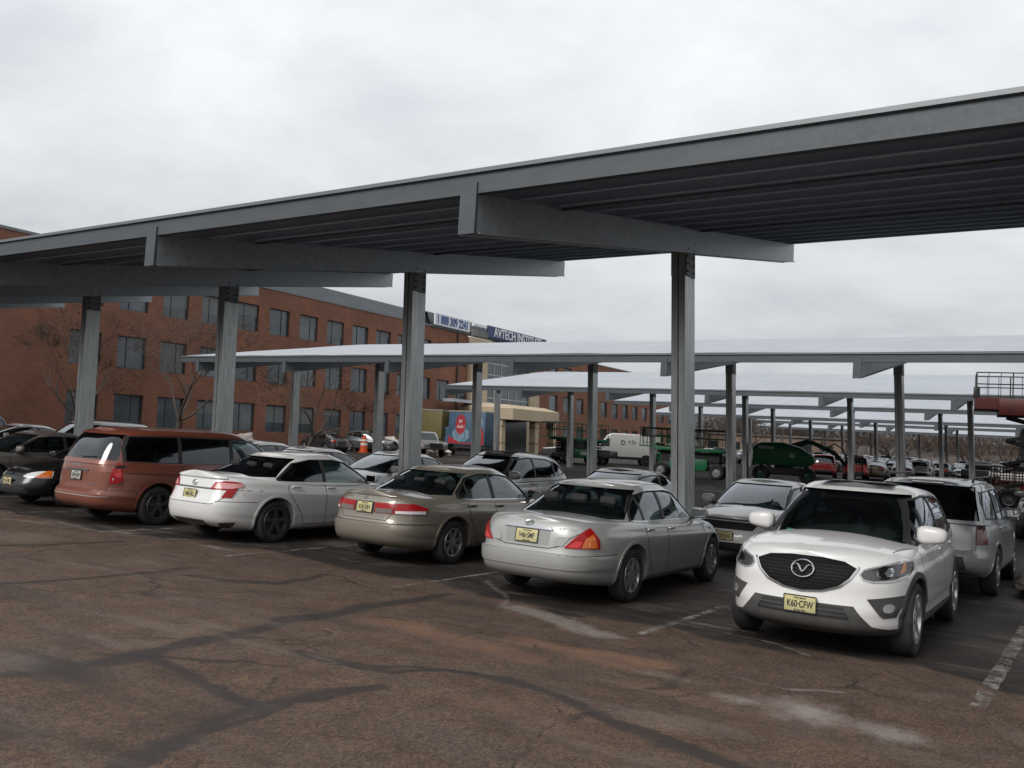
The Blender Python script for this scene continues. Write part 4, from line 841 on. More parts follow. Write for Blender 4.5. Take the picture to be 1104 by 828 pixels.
def build_car(S, name, label, cat, loc, rz, group=None):
    root = thing(name, label, cat, loc, rz, group); W = S['W']; wb = S['wb']; rw = S['rw']; g = S['gh']; pt = S['paint']; det = S.get('det', True)
    # lower body with open wheel arches
    low = lower_shell(S); ra = rw+S.get('arch', .06); ops = []
    mb = MB()
    for y in (wb/2, -wb/2):
        for s in (-1, 1): mb.lathe([(s*(W-.34), 0.0001), (s*(W-.34), ra), (s*1.4, ra), (s*1.4, 0.0001)], 40, 'X', (0, y, rw+.01))
    arch = mb.mesh('arch'); arch.materials.append(CUT)
    body = boolean(low, [('DIFFERENCE', arch)], pt, 'body'); ob = link(bpy.data.objects.new('body', body), root)
    bl = bmesh.new(); bl.from_mesh(low); BL = BVHTree.FromBMesh(bl)
    # greenhouse
    up_ = upper_shell(S); ui = upper_shell(S, -.03, .12); 
    side = S['side']       # list of (polygon (y,z), glass material or None)
    dlo = S['dlo']
    fw_, rw_ = S['fw'], S['rwin']  # front view / rear view polygons (x,z)
    ym = S.get('ymid', -.2)
    def sidecut(polys, both=True):
        L = []
        for p in polys:
            L.append((p, .30, 1.4, 'X'))
            if both: L.append((p, -1.4, -.30, 'X'))
        return pms(L)
    wf = pm(fw_, ym, 4, 'Y'); wr = pm(rw_, -4, ym, 'Y')
    cab = boolean(up_, [('DIFFERENCE', ui), ('DIFFERENCE', sidecut([dlo])), ('DIFFERENCE', wf), ('DIFFERENCE', wr)], pt, 'cabin'); link(bpy.data.objects.new('roof_and_pillars', cab), root)
    bu = bmesh.new(); bu.from_mesh(up_); BU = BVHTree.FromBMesh(bu)
    fr = boolean(upper_shell(S, -.004), [('DIFFERENCE', ui), ('INTERSECT', sidecut([dlo])), ('DIFFERENCE', sidecut([p for p, _ in side]))], BLACK, 'window_frames'); link(bpy.data.objects.new('window_frames', fr), root)
    gm = upper_shell(S, -.012, .05)
    for nm, c, mt in (('windscreen', wf, S.get('gf', GLASS)), ('rear_window', wr, S.get('gr', GLASS))):
        m = boolean(gm, [('INTERSECT', c)], mt, nm, True); o = link(bpy.data.objects.new(nm, m), root)
        if nm == 'windscreen':
            mb = MB()
            for x0, x1 in ((-.52, .02), (.06, .58)):
                zz = min(z for _, z in fw_); ribbon(mb, BU, [(x0, zz+.035), (x1, zz+.022)], 'Y', .022, .012, side=1)
            mb.build('wipers', BLACK, root)
        elif S.get('rwiper'):
            mb = MB(); zz = min(z for _, z in rw_); ribbon(mb, BU, [(-.02, zz+.03), (.42, zz+.06)], 'Y', .02, .012, side=-1); mb.build('rear_wiper', BLACK, root)
    for p, mt in side:
        m = boolean(gm, [('INTERSECT', pm(p, .30, 1.4, 'X'))], mt or GLASS, 'side_window', True)
        link(bpy.data.objects.new('side_window', m), root); link(bpy.data.objects.new('side_window', mirrored(m)), root)
    # doors, proud by a hair, with dark seams
    mb = MB()
    for s in (1, -1):
        for poly in S['doors']: ribbon(mb, BL, poly, 'X', .012, .002, False, side=s)
        for poly in S.get('seam_side', []): ribbon(mb, BL, poly, 'X', .008, .002, side=s)
    for poly in S.get('seam_rear', []): ribbon(mb, BL, poly, 'Y', .009, .002, side=-1)
    for poly in S.get('seam_front', []): ribbon(mb, BL, poly, 'Y', .009, .002, side=1)
    for poly in S.get('seam_top', []): ribbon(mb, BL, poly, 'Z', .009, .002)
    if mb.v: mb.build('panel_seams', SEAM, root, fix=False)
    if S.get('chrome_dlo'):
        for s in (1, -1): mb = MB(); ribbon(mb, BU, dlo, 'X', .016, .004, True, side=s); mb.build('window_trim', CHROME, root, fix=False)
    if S.get('moulding'):
        for s in (1, -1): mb = MB(); ribbon(mb, BL, S['moulding'], 'X', .035, .006, side=s); mb.build('side_moulding', pt, root, fix=False)
    # handles
    for (y, z) in S.get('handles', []):
        for s in (1, -1):
            h = BL.ray_cast(Vector((3*s, y, z)), Vector((-s, 0, 0)))
            if h[0]:
                mb = MB(); X = h[0].x; mb.box(min(X-s*.01, X+s*.03), max(X-s*.01, X+s*.03), y-.095, y+.095, z-.014, z+.014); mb.build('door_handle', S.get('handle_mat', pt), root, bevel=.009)
    # mirrors
    ymr, zmr = S['mirror']; msz = S.get('msize', 1)
    for s in (1, -1):
        h = BU.ray_cast(Vector((3*s, ymr, zmr)), Vector((-s, 0, 0))); X = (h[0].x if h[0] else s*W*.9)
        t = thing_part('wing_mirror', root, (X+s*.15, ymr+.02, zmr+.03)); bm = bmesh.new(); bmesh.ops.create_uvsphere(bm, u_segments=20, v_segments=12, radius=1)
        for v in bm.verts:
            e_ = .62
            v.co = Vector([math.copysign(abs(c)**e_, c) for c in v.co]); v.co.x *= .125*msz; v.co.z *= .078*msz*(1-.12*s*v.co.x/.125); v.co.y = v.co.y*.085*msz if v.co.y > 0 else v.co.y*.03
        me = bpy.data.meshes.new('shell'); bm.to_mesh(me); bm.free(); smooth_mesh(me, 50); mesh_obj('housing', me, S.get('mirror_mat', pt), t)
        mb = MB(); mb.prism([(-.105*msz, -.055), (.105*msz, -.055), (.105*msz, .055), (-.105*msz, .055)], -.033, -.029, 'Y'); mb.build('mirror_glass', P('mirror', (.5, .5, .5), .03, 1), t)
        mb = MB(); mb.bar((0, .02, -.05), (-s*.17, .03, -.10), .05, .035); mb.build('mirror_arm', BLACK, t)
    # wheels
    off = S.get('wheel_in', .115)
    for y in (wb/2, -wb/2):
        for s in (1, -1): wheel(root, s*(W*.985-off), y, rw, s, S['spokes'], S.get('rim', .215), S.get('tw', .21), S.get('rim_mat', ALLOY))
    # lamps, grilles and other pieces cut from the shell
    for q in S.get('pieces', []):
        nm, mat, cuts = q[0], q[1], q[2]; o_ = q[3] if len(q) > 3 else .004; mode = q[4] if len(q) > 4 else 'both'
        src = upper_shell(S, o_) if 'cab' in mode else lower_shell(S, o_)
        m = boolean(src, [('INTERSECT', pm(*c)) for c in cuts], mat, nm); m.materials.clear(); m.materials.append(mat); m.polygons.foreach_set('material_index', [0]*len(m.polygons))
        ob_ = link(bpy.data.objects.new(nm, m), root)
        if 'both' in mode: link(bpy.data.objects.new(nm, mirrored(m)), root)
    if det and not any(q[0] == 'arch_trim' for q in S.get('pieces', [])):
        for y in (wb/2, -wb/2):
            m = boolean(lower_shell(S, .011), [('INTERSECT', pm(arc_band(y, rw+.01, ra-.002, ra+.032, -20, 200, 30), .3, 1.4, 'X'))], pt, 'arch_lip'); m.materials.clear(); m.materials.append(pt); m.polygons.foreach_set('material_index', [0]*len(m.polygons))
            link(bpy.data.objects.new('arch_lip', m), root); link(bpy.data.objects.new('arch_lip', mirrored(m)), root)
    # cabin inside
    if det:
        im = S.get('int', INT); z0 = float(itp(g['z0'], 0)); mb = MB(); t0 = float(itp(g['f'], 0)); r0_ = float(itp(g['r'], 0))
        ws = g['w'][0][1]-.09
        mb.hexa([(-ws, r0_+.22, z0-.02), (ws, r0_+.22, z0-.02), (ws, t0-.45, z0-.02), (-ws, t0-.45, z0-.02), (-ws, r0_+.22, z0+.02), (ws, r0_+.22, z0+.02), (ws, t0-.45, z0+.005), (-ws, t0-.45, z0+.005)])
        mb.build('cabin_floor', DASH, root)
        yd = t0-.62; mb = MB(); mb.box(-ws, ws, yd-.12, yd+.2, z0-.02, z0+.075); mb.build('dashboard', DASH, root, bevel=.03)
        ys = S.get('seats', (-.25, -1.15)); zt_ = S.get('seat_top', 1.12)
        for k, y in enumerate(ys):
            for x in ((-.36, .36) if k == 0 else (-.42, .0, .42)):
                if k and x == 0 and S.get('two_rear'): continue
                mb = MB(); a = .24 if k == 0 else .20; mb.hexa([(x-a, y-.05, z0-.02), (x+a, y-.05, z0-.02), (x+a, y+.10, z0-.02), (x-a, y+.10, z0-.02), (x-a*.85, y-.14, zt_), (x+a*.85, y-.14, zt_), (x+a*.85, y-.02, zt_), (x-a*.85, y-.02, zt_)])
                st = mb.build('seat', im, root, bevel=.03)
                mb = MB(); mb.box(x-.115, x+.115, y-.18, y-.11, zt_+.02, zt_+.16); mb.build('headrest', im, st, bevel=.035)
        mb = MB(); sx = -.36; pts = [(sx+.18*math.cos(a), yd-.32+.06*math.sin(a), z0+.0+.17*math.sin(a)) for a in [2*math.pi*i/20 for i in range(21)]]; mb.tube(pts, .014, 6, caps=False); mb.build('steering_wheel', BLACK, root, smooth=50)
    # plates, badges
    if 'plate' in S: x, z, sd, txt, tl = S['plate'][:5]; plate(root, BL, x, z, sd, txt, tl, **(S['plate'][5] if len(S['plate']) > 5 else {}))
    for a in S.get('emblems', []): emblem(a[0], root, BL, *a[1:])
    for a in S.get('letters', []): lettering(root, BL, *a)
    if 'extra' in S: S['extra'](root, BL, BU, S)
    return root
def copy_tree(o, parent=None):
    c = o.copy(); COL.objects.link(c); c.parent = parent
    for ch in list(o.children): copy_tree(ch, c)
    return c
def recolour(root, old, new):
    for o in [root]+list(root.children_recursive):
        if o.type == 'MESH':
            for i, m in enumerate(o.data.materials):
                if m in old: o.material_slots[i].link = 'OBJECT'; o.material_slots[i].material = new
def ell(cx, cz, rx, rz, n=20, a0=0, a1=360): return [(cx+rx*math.cos(R(a0+(a1-a0)*i/n)), cz+rz*math.sin(R(a0+(a1-a0)*i/n))) for i in range(n if a1-a0 == 360 else n+1)]
def arc_band(cy, cz, r1, r2, a0, a1, n=20): return ell(cy, cz, r2, r2, n, a0, a1)+ell(cy, cz, r1, r1, n, a0, a1)[::-1]

# ------------------------------------------------------------------ cars: shapes
SILV = paint('silver_paint', (.36, .365, .35), .35, .36, .45); WHT = paint('white_paint', (.66, .66, .645), 0, .32, .42, (.25, .215, .185)); GOLD = paint('gold_paint', (.215, .192, .155), .35, .36, .5)
ORNG = paint('copper_paint', (.195, .054, .029), .25, .36, .36, (.18, .10, .08)); BLK = paint('black_paint', (.006, .006, .007), 0, .22, .04, coat=0); PEARL = paint('pearl_white_paint', (.72, .715, .70), 0, .30, .32, (.24, .205, .175))
SILV2 = paint('light_silver_paint', (.40, .41, .42), .4, .36, .55); DGRY = paint('dark_grey_paint', (.075, .085, .095), .3, .34, .4); RED = paint('red_paint', (.26, .02, .02), 0, .32, .4); BEIG = paint('beige_paint', (.22, .18, .14), .3, .36, .4)
BLU = paint('blue_paint', (.02, .05, .13), .2, .3, .3); TAUPE = paint('taupe_paint', (.16, .145, .135), .3, .36, .5)
GDK = P('dark_car_glass', (.02, .026, .028), .06, 0, 0, .6)
SEC = [(0, .85), (.05, .925), (.16, .972), (.24, .978), (.30, .995), (.62, 1.0), (.78, .992), (.82, .972), (.95, .935), (1, .885)]
def rear_lamp_inner(): pass

AV = dict(W=.91, wb=2.72, rw=.325, yf=2.34, yr=-2.53, nf=5.0, nr=5.4, N=160, paint=SILV,
 zb=[(-2.53, .31), (-2.1, .25), (-1.36, .20), (1.36, .20), (2.34, .25)],
 zk=[(-2.53, .965), (-2.2, .985), (-1.5, .975), (0, .93), (1.0, .90), (1.7, .83), (2.1, .74), (2.34, .66)],
 zt=[(-2.53, .985), (-2.3, 1.03), (-1.6, 1.035), (0, 1.0), (1.0, .985), (1.6, .915), (2.1, .80), (2.34, .69)],
 pr=[(0, .12), (.12, .02), (.3, 0), (.455, .005), (.475, .045), (.6, .06), (.9, .10), (1, .15)], pf=[(0, .12), (.2, .02), (.45, 0), (.6, .02), (.8, .10), (1, .30)],
 sec=SEC, plan=[(-2.5, .965), (-1, 1), (1, 1), (2.3, .94)], rows=[0, .05, .11, .18, .24, .29, .34, .42, .455, .475, .53, .6, .68, .74, .785, .82, .88, .94, .975, 1.0],
 gh=dict(nf=4.2, nr=4.6, z0=[(-2, .95), (0, .905), (1.2, .90)], f=[(0, 1.20), (.5, .80), (.85, .44), (1, .2)], r=[(0, -1.84), (.4, -1.53), (.8, -1.13), (1, -.86)], w=[(0, .845), (.5, .75), (.85, .655), (1, .56)],
         zr=[(-1.3, 1.32), (-.6, 1.405), (0, 1.42), (.5, 1.395)], crown=.035),
 dlo=[(.94, .955), (.60, 1.16), (.30, 1.315), (-.05, 1.352), (-.6, 1.345), (-.98, 1.275), (-1.25, 1.11), (-1.33, .985), (-1, .972)],
 side=[([(.84, .968), (.57, 1.14), (.28, 1.298), (-.08, 1.333), (-.30, 1.334), (-.30, .97)], None), ([(-.36, .97), (-.36, 1.334), (-.62, 1.328), (-.93, 1.262), (-.93, .975)], None), ([(-.965, .985), (-.965, 1.245), (-1.12, 1.165), (-1.24, 1.06), (-1.28, .995)], None)],
 fw=[(-.76, .93), (.76, .93), (.55, 1.365), (-.55, 1.365)], rwin=[(-.75, 1.0), (.75, 1.0), (.585, 1.35), (-.585, 1.35)], chrome_dlo=True, moulding=[(1.0, .50), (-.95, .52)],
 doors=[[(.96, .90), (1.02, .70), (.93, .50), (.86, .27), (-.82, .27), (-.84, .40), (-1.0, .68), (-1.0, .94)], [(-.33, .95), (-.33, .27)]],
 seam_side=[[(-2.5, .60), (-1.78, .615)], [(1.80, .80), (1.78, .50)]],
 seam_rear=[[(-.68, .96), (-.70, .90), (-.55, .80), (-.44, .70), (-.30, .665), (.30, .665), (.44, .70), (.55, .80), (.70, .90), (.68, .96)]],
 handles=[(-.20, .86), (-.88, .87)], handle_mat=SILV, mirror=(.74, 1.0), seats=(-.3, -1.08), seat_top=1.10,
 spokes=(7, 'one', .022, .034), rim=.205, tw=.205,
 pieces=[('tail_light', REDL, [([(.50, .69), (.70, .925), (.76, .955), (.99, .93), (.99, .69)], -3, -2.12, 'Y'), ([(-2.8, .4), (-2.8, 1.2), (-2.22, .95), (-2.06, .69)], -.1, 1.4, 'X')], .012),
  ('lens_glow', P('bright_red', (.55, .04, .04), .2), [([(.535, .70), (.62, .775), (.685, .775), (.66, .70)], -3, -2.12, 'Y')], .014), ('indicator_lens', AMB, [([(.68, .70), (.705, .80), (.75, .86), (.86, .86), (.90, .70)], -3, -2.12, 'Y'), ([(-2.8, .4), (-2.8, 1.0), (-2.20, .86), (-2.16, .70)], -.1, 1.4, 'X')], .016),  # brighter red band within the tail lens
  ('reversing_light', P('grey_lens', (.36, .36, .35), .15, .2), [([(.36, .72), (.385, .785), (.42, .815), (.56, .815), (.48, .705), (.38, .70)], -3, -2.2, 'Y')], .010),
  ('plate_trim', CHROME, [([(-.34, .875), (.34, .875), (.30, .91), (-.30, .91)], -3, -2.2, 'Y')], .02, 'one'),
  ('plate_recess', P('recess_silver', (.26, .265, .255), .5), [([(-.29, .70), (.29, .70), (.31, .872), (-.31, .872)], -3, -2.2, 'Y')], .003, 'one'),
  ('bumper_step', SILV, [([(-.99, .44), (.99, .44), (.99, .60), (-.99, .60)], -3, -1.9, 'Y')], .014, 'one')],
 plate=(0, .79, -1, 'V46\u00b7SMF', 10, dict(push=.012)), emblems=[('ovals', 0, .935, -1, .055)],
 letters=[('XLS', -.66, .90, -1, .036, None, 1.2), ('AVALON', .50, .905, -1, .036, None, 1.4)])

CA = dict(W=.91, wb=2.775, rw=.335, yf=2.35, yr=-2.46, nf=5.0, nr=5.2, N=160, paint=WHT,
 zb=[(-2.47, .30), (-2.1, .24), (-1.38, .19), (1.38, .19), (2.35, .23)],
 zk=[(-2.47, 1.00), (-2.1, 1.02), (-1.4, 1.0), (0, .95), (1.0, .93), (1.7, .85), (2.1, .76), (2.35, .68)],
 zt=[(-2.47, 1.05), (-2.36, 1.095), (-2.2, 1.085), (-1.6, 1.09), (0, 1.03), (1.0, 1.01), (1.6, .94), (2.1, .82), (2.35, .71)],
 pr=[(0, .14), (.1, .03), (.28, 0), (.5, .01), (.6, .06), (.75, .10), (.9, .13), (1, .15)], pf=[(0, .10), (.2, .01), (.45, 0), (.6, .02), (.8, .10), (1, .30)],
 sec=SEC, plan=[(-2.5, .95), (-1, 1), (1, 1), (2.3, .94)],
 gh=dict(nf=4.2, nr=4.2, z0=[(-2, .98), (0, .93), (1.2, .92)], f=[(0, 1.30), (.5, .86), (.85, .48), (1, .22)], r=[(0, -1.98), (.4, -1.62), (.8, -1.18), (1, -.85)], w=[(0, .85), (.5, .765), (.85, .665), (1, .565)],
         zr=[(-1.3, 1.335), (-.6, 1.42), (0, 1.44), (.5, 1.41)], crown=.035),
 dlo=[(.98, .965), (.66, 1.17), (.34, 1.325), (0, 1.368), (-.55, 1.36), (-.95, 1.29), (-1.36, 1.035), (-1.34, 1.00), (-1.0, .99)],
 side=[([(.88, .98), (.62, 1.15), (.31, 1.31), (0, 1.35), (-.26, 1.35), (-.26, .985)], GLASS), ([(-.33, .985), (-.33, 1.35), (-.55, 1.345), (-.92, 1.275), (-1.27, 1.045), (-1.24, 1.005), (-1.0, 1.0)], PRIV)],
 fw=[(-.77, .95), (.77, .95), (.56, 1.38), (-.56, 1.38)], rwin=[(-.76, 1.055), (.76, 1.055), (.59, 1.365), (-.59, 1.365)], gr=PRIV,
 doors=[[(1.0, .92), (1.06, .72), (.96, .50), (.90, .28), (-.80, .28), (-.82, .42), (-1.02, .66), (-1.16, .85), (-1.12, .98)], [(-.30, .97), (-.30, .28)]],
 seam_side=[[(-1.75, .66), (-2.4, .67)]], seam_rear=[[(-.58, .66), (-.50, .62), (.50, .62), (.58, .66), (.70, .78)], [(-.85, .845), (.85, .845)], [(-.70, .78), (-.58, .66)]],
 handles=[(-.18, .885), (-.98, .905)], mirror=(.80, 1.02), seats=(-.28, -1.08), seat_top=1.12, spokes=(5, 'twin', .034, .02), rim=.23, tw=.215, rim_mat=ALLOYD,
 pieces=[('tail_light', REDL, [([(.40, .85), (.46, .965), (.60, .985), (.99, .975), (.99, .73), (.62, .73), (.66, .85)], -3, -2.0, 'Y'), ([(-2.8, .4), (-2.8, 1.1), (-2.02, .965), (-2.10, .86), (-2.18, .73)], -.1, 1.4, 'X')], .012),
  ('reversing_light', P('pink_lens', (.62, .30, .29), .15), [([(.45, .87), (.485, .94), (.60, .955), (.80, .95), (.80, .91), (.70, .87)], -3, -2.0, 'Y')], .0155),
  ('lens_strip', P('pink_lens', (.62, .30, .29), .15), [([(.80, .77), (.815, .95), (.85, .95), (.835, .77)], -3, -2.0, 'Y')], .0155),
  ('garnish', P('dull_trim', (.12, .12, .12), .4, .5), [([(-.40, .845), (.40, .845), (.40, .868), (-.40, .868)], -3, -2.2, 'Y')], .008, 'one'),
  ('diffuser', CLAD, [([(-.42, .20), (.42, .20), (.36, .36), (-.36, .36)], -3, -2.2, 'Y')], .006, 'one'),
  ('bumper_vent', CLAD, [([(.52, .22), (.86, .30), (.84, .36), (.60, .33)], -3, -2.1, 'Y')], .006),
  ('spoiler_lip', WHT, [([(-.68, 1.02), (.68, 1.02), (.66, 1.2), (-.66, 1.2)], -2.55, -2.20, 'Y')], .028, 'one')],
 plate=(-.02, .745, -1, 'F88\u00b7DKL', 8, dict(push=.02)), emblems=[('ovals', 0, .93, -1, .06)], letters=[('CAMRY', -.62, .80, -1, .034, None, 1.2), ('SE', .56, .79, -1, .036, None, 1.2)])

AC = dict(W=.907, wb=2.74, rw=.325, yf=2.32, yr=-2.49, nf=5.0, nr=5.2, N=160, paint=GOLD,
 zb=[(-2.49, .30), (-2.1, .24), (-1.37, .20), (1.37, .20), (2.32, .24)],
 zk=[(-2.49, .955), (-2.2, .975), (-1.5, .96), (0, .92), (1.0, .89), (1.7, .81), (2.1, .72), (2.32, .65)],
 zt=[(-2.49, .985), (-2.38, 1.045), (-2.2, 1.05), (-1.6, 1.05), (0, 1.0), (1.0, .97), (1.6, .90), (2.1, .78), (2.32, .68)],
 pr=[(0, .13), (.1, .03), (.28, 0), (.42, .005), (.5, .05), (.62, .07), (.9, .10), (1, .14)], pf=[(0, .12), (.2, .02), (.45, 0), (.6, .02), (.8, .10), (1, .30)],
 sec=SEC, plan=[(-2.5, .955), (-1, 1), (1, 1), (2.3, .93)],
 gh=dict(nf=4.2, nr=4.2, z0=[(-2, .94), (0, .90), (1.2, .89)], f=[(0, 1.24), (.5, .82), (.85, .44), (1, .2)], r=[(0, -1.90), (.4, -1.56), (.8, -1.14), (1, -.84)], w=[(0, .845), (.5, .75), (.85, .65), (1, .55)],
         zr=[(-1.3, 1.315), (-.6, 1.40), (0, 1.415), (.5, 1.39)], crown=.035),
 dlo=[(.94, .94), (.62, 1.15), (.32, 1.30), (-.02, 1.342), (-.55, 1.335), (-.92, 1.265), (-1.24, 1.05), (-1.24, .975), (-.95, .955)],
 side=[([(.84, .95), (.59, 1.13), (.29, 1.285), (-.02, 1.325), (-.28, 1.325), (-.28, .955)], GLASS), ([(-.35, .955), (-.35, 1.325), (-.55, 1.32), (-.86, 1.26), (-.96, 1.20), (-.96, .965)], GLASS), ([(-.99, .97), (-.99, 1.18), (-1.17, 1.045), (-1.18, .985)], GLASS)],
 fw=[(-.76, .93), (.76, .93), (.55, 1.36), (-.55, 1.36)], rwin=[(-.75, 1.015), (.75, 1.015), (.585, 1.34), (-.585, 1.34)], chrome_dlo=True,
 doors=[[(.96, .89), (1.02, .70), (.93, .50), (.88, .28), (-.80, .28), (-.82, .42), (-1.0, .66), (-1.06, .94)], [(-.32, .93), (-.32, .28)]],
 seam_side=[[(-1.75, .60), (-2.4, .61)]], seam_rear=[[(-.84, .60), (.84, .60)], [(-.50, .76), (-.42, .645), (.42, .645), (.50, .76)], [(.60, .99), (.50, .89)], [(-.60, .99), (-.50, .89)]],
 handles=[(-.20, .845), (-.93, .86)], handle_mat=P('handle_dark', (.06, .055, .045), .4), mirror=(.76, .99), seats=(-.3, -1.06), seat_top=1.08, spokes=(7, 'one', .024, .032), rim=.205, tw=.205,
 pieces=[('tail_light', REDL, [([(.20, .745), (.185, .885), (.99, .905), (.99, .775), (.90, .745)], -3, -1.92, 'Y'), ([(-2.8, .4), (-2.8, 1.1), (-2.10, .885), (-1.93, .83), (-2.08, .745)], -.1, 1.4, 'X')], .012),
  ('reversing_light', P('smoke_lens', (.14, .12, .115), .15), [([(.22, .75), (.215, .81), (.50, .815), (.50, .75)], -3, -2.0, 'Y')], .0155),
  ('clear_strip', CLRW, [([(.55, .752), (.55, .79), (.86, .80), (.84, .755)], -3, -2.0, 'Y')], .0155),
  ('lens_divider', REDD, [([(.515, .745), (.515, .90), (.535, .90), (.535, .745)], -3, -2.0, 'Y')], .0145),
  ('plate_recess', CLAD, [([(-.19, .735), (.19, .735), (.18, .89), (-.18, .89)], -3, -2.2, 'Y')], .003, 'one'),
  ('spoiler_lip', GOLD, [([(-.66, .985), (.66, .985), (.64, 1.15), (-.64, 1.15)], -2.6, -2.30, 'Y')], .018, 'one')],
 plate=(0, .81, -1, 'KHJ\u00b750H', 8, dict(push=.016)), emblems=[('h', -.04, .955, -1, .05)], letters=[('ACCORD', .42, .935, -1, .028, None, 1.3), ('LX', -.70, .665, -1, .04, None, 1.2), ('V6', .33, .685, -1, .045, None, 1.2)])

VA = dict(W=.99, wb=3.08, rw=.345, yf=2.51, yr=-2.64, nf=5.0, nr=5.8, N=160, paint=ORNG,
 zb=[(-2.64, .30), (-2.1, .24), (-1.5, .20), (1.5, .20), (2.5, .24)],
 zk=[(-2.64, 1.09), (-1.5, 1.09), (0, 1.05), (1.2, 1.02), (1.8, .95), (2.2, .84), (2.51, .74)],
 zt=[(-2.64, 1.11), (-1.5, 1.12), (0, 1.10), (1.3, 1.10), (1.8, 1.02), (2.2, .90), (2.51, .78)],
 pr=[(0, .14), (.1, .02), (.22, 0), (.33, .0), (.38, .07), (.6, .085), (.9, .10), (1, .12)], pf=[(0, .12), (.2, .02), (.45, 0), (.6, .02), (.8, .08), (1, .25)],
 sec=[(0, .86), (.05, .93), (.16, .975), (.24, .98), (.30, .996), (.66, 1.0), (.80, .992), (.84, .976), (1, .935)], plan=[(-2.6, .955), (-1.2, 1), (1, 1), (2.5, .92)],
 gh=dict(nf=3.8, nr=4.8, z0=[(-2.6, 1.06), (0, 1.03), (1.2, 1.0)], f=[(0, 1.78), (.5, 1.32), (.85, .90), (1, .60)], r=[(0, -2.55), (.4, -2.46), (.8, -2.33), (.93, -2.24), (1, -2.12)], w=[(0, .925), (.5, .86), (.85, .79), (.95, .745), (1, .68)],
         zr=[(-2.4, 1.64), (-1.5, 1.69), (0, 1.70), (.8, 1.66)], crown=.04),
 dlo=[(1.45, 1.085), (1.05, 1.33), (.72, 1.555), (.3, 1.60), (-1.2, 1.60), (-2.12, 1.57), (-2.22, 1.36), (-2.20, 1.12), (-1.2, 1.10)],
 side=[([(1.32, 1.10), (.98, 1.32), (.68, 1.53), (.3, 1.575), (.08, 1.575), (.08, 1.10)], GLASS), ([(-.0, 1.10), (-.0, 1.575), (-1.08, 1.575), (-1.08, 1.11)], PRIV), ([(-1.15, 1.115), (-1.15, 1.575), (-2.06, 1.55), (-2.15, 1.36), (-2.14, 1.135)], PRIV)],
 fw=[(-.82, 1.02), (.82, 1.02), (.66, 1.62), (-.66, 1.62)], rwin=[(-.76, 1.135), (.76, 1.135), (.76, 1.22), (.66, 1.585), (-.66, 1.585), (-.76, 1.22)], gr=PRIV, rwiper=True, ymid=-1.0,
 doors=[[(1.25, 1.03), (1.30, .8), (1.10, .45), (1.04, .28), (-1.02, .28), (-1.04, .6), (-1.10, 1.08)], [(.04, 1.08), (.04, .28)], [(-1.10, .90), (-2.5, .92)]],
 seam_side=[[(-2.55, .62), (-2.0, .62), (-1.92, .50)]], seam_rear=[[(-.76, 1.10), (-.79, .9), (-.72, .56), (-.62, .51), (.62, .51), (.72, .56), (.79, .9), (.76, 1.10)]],
 handles=[(.22, .93), (-.18, .93)], mirror=(1.08, 1.13), msize=1.25, seats=(.2, -.7), seat_top=1.32, spokes=(5, 'twin', .03, .022), rim=.22, tw=.22, rim_mat=ALLOYD,
 pieces=[('tail_light', REDL, [([(.765, .80), (.775, 1.12), (1.1, 1.12), (1.1, .74), (.78, .74)], -3, -2.0, 'Y'), ([(-2.8, .6), (-2.8, 1.2), (-2.24, 1.095), (-2.20, .80), (-2.30, .74)], -.1, 1.4, 'X')], .012),
  ('reversing_light', CLRW, [([(.80, .76), (.80, .83), (.94, .845), (.93, .76)], -3, -2.2, 'Y'), ([(-2.8, .6), (-2.8, 1.0), (-2.34, .85), (-2.38, .76)], -.1, 1.4, 'X')], .0155),
  ('lens_rings', P('bright_red', (.6, .05, .05), .2), [(ell(.86, 1.00, .05, .055), -3, -2.0, 'Y'), ([(-2.8, .6), (-2.8, 1.2), (-2.25, 1.1), (-2.25, .74)], -.1, 1.4, 'X')], .0155),
  ('lens_ring', P('bright_red', (.6, .05, .05), .2), [(ell(.86, .89, .045, .045), -3, -2.0, 'Y'), ([(-2.8, .6), (-2.8, 1.2), (-2.25, 1.1), (-2.25, .74)], -.1, 1.4, 'X')], .0155),
  ('plate_handle', P('dull_trim', (.12, .12, .12), .4, .5), [([(-.34, .925), (.34, .925), (.33, .95), (-.33, .95)], -3, -2.3, 'Y')], .018, 'one'),
  ('plate_recess', ORNG, [([(-.26, .76), (.26, .76), (.30, .92), (-.30, .92)], -3, -2.3, 'Y')], .003, 'one'),
  ('bumper_strip', P('scuffed_strip', (.30, .24, .21), .5), [([(-.80, .495), (.80, .495), (.80, .515), (-.80, .515)], -3, -2.2, 'Y')], .006, 'one')],
 plate=(0, .84, -1, 'D59\u00b7GKV', 4, dict(col=P('plate_pale', (.36, .37, .33), .6), push=.02)), letters=[('DODGE', -.05, 1.02, -1, .038, None, 2.0), ('GRAND CARAVAN', .50, .70, -1, .024, None, 1.1)])

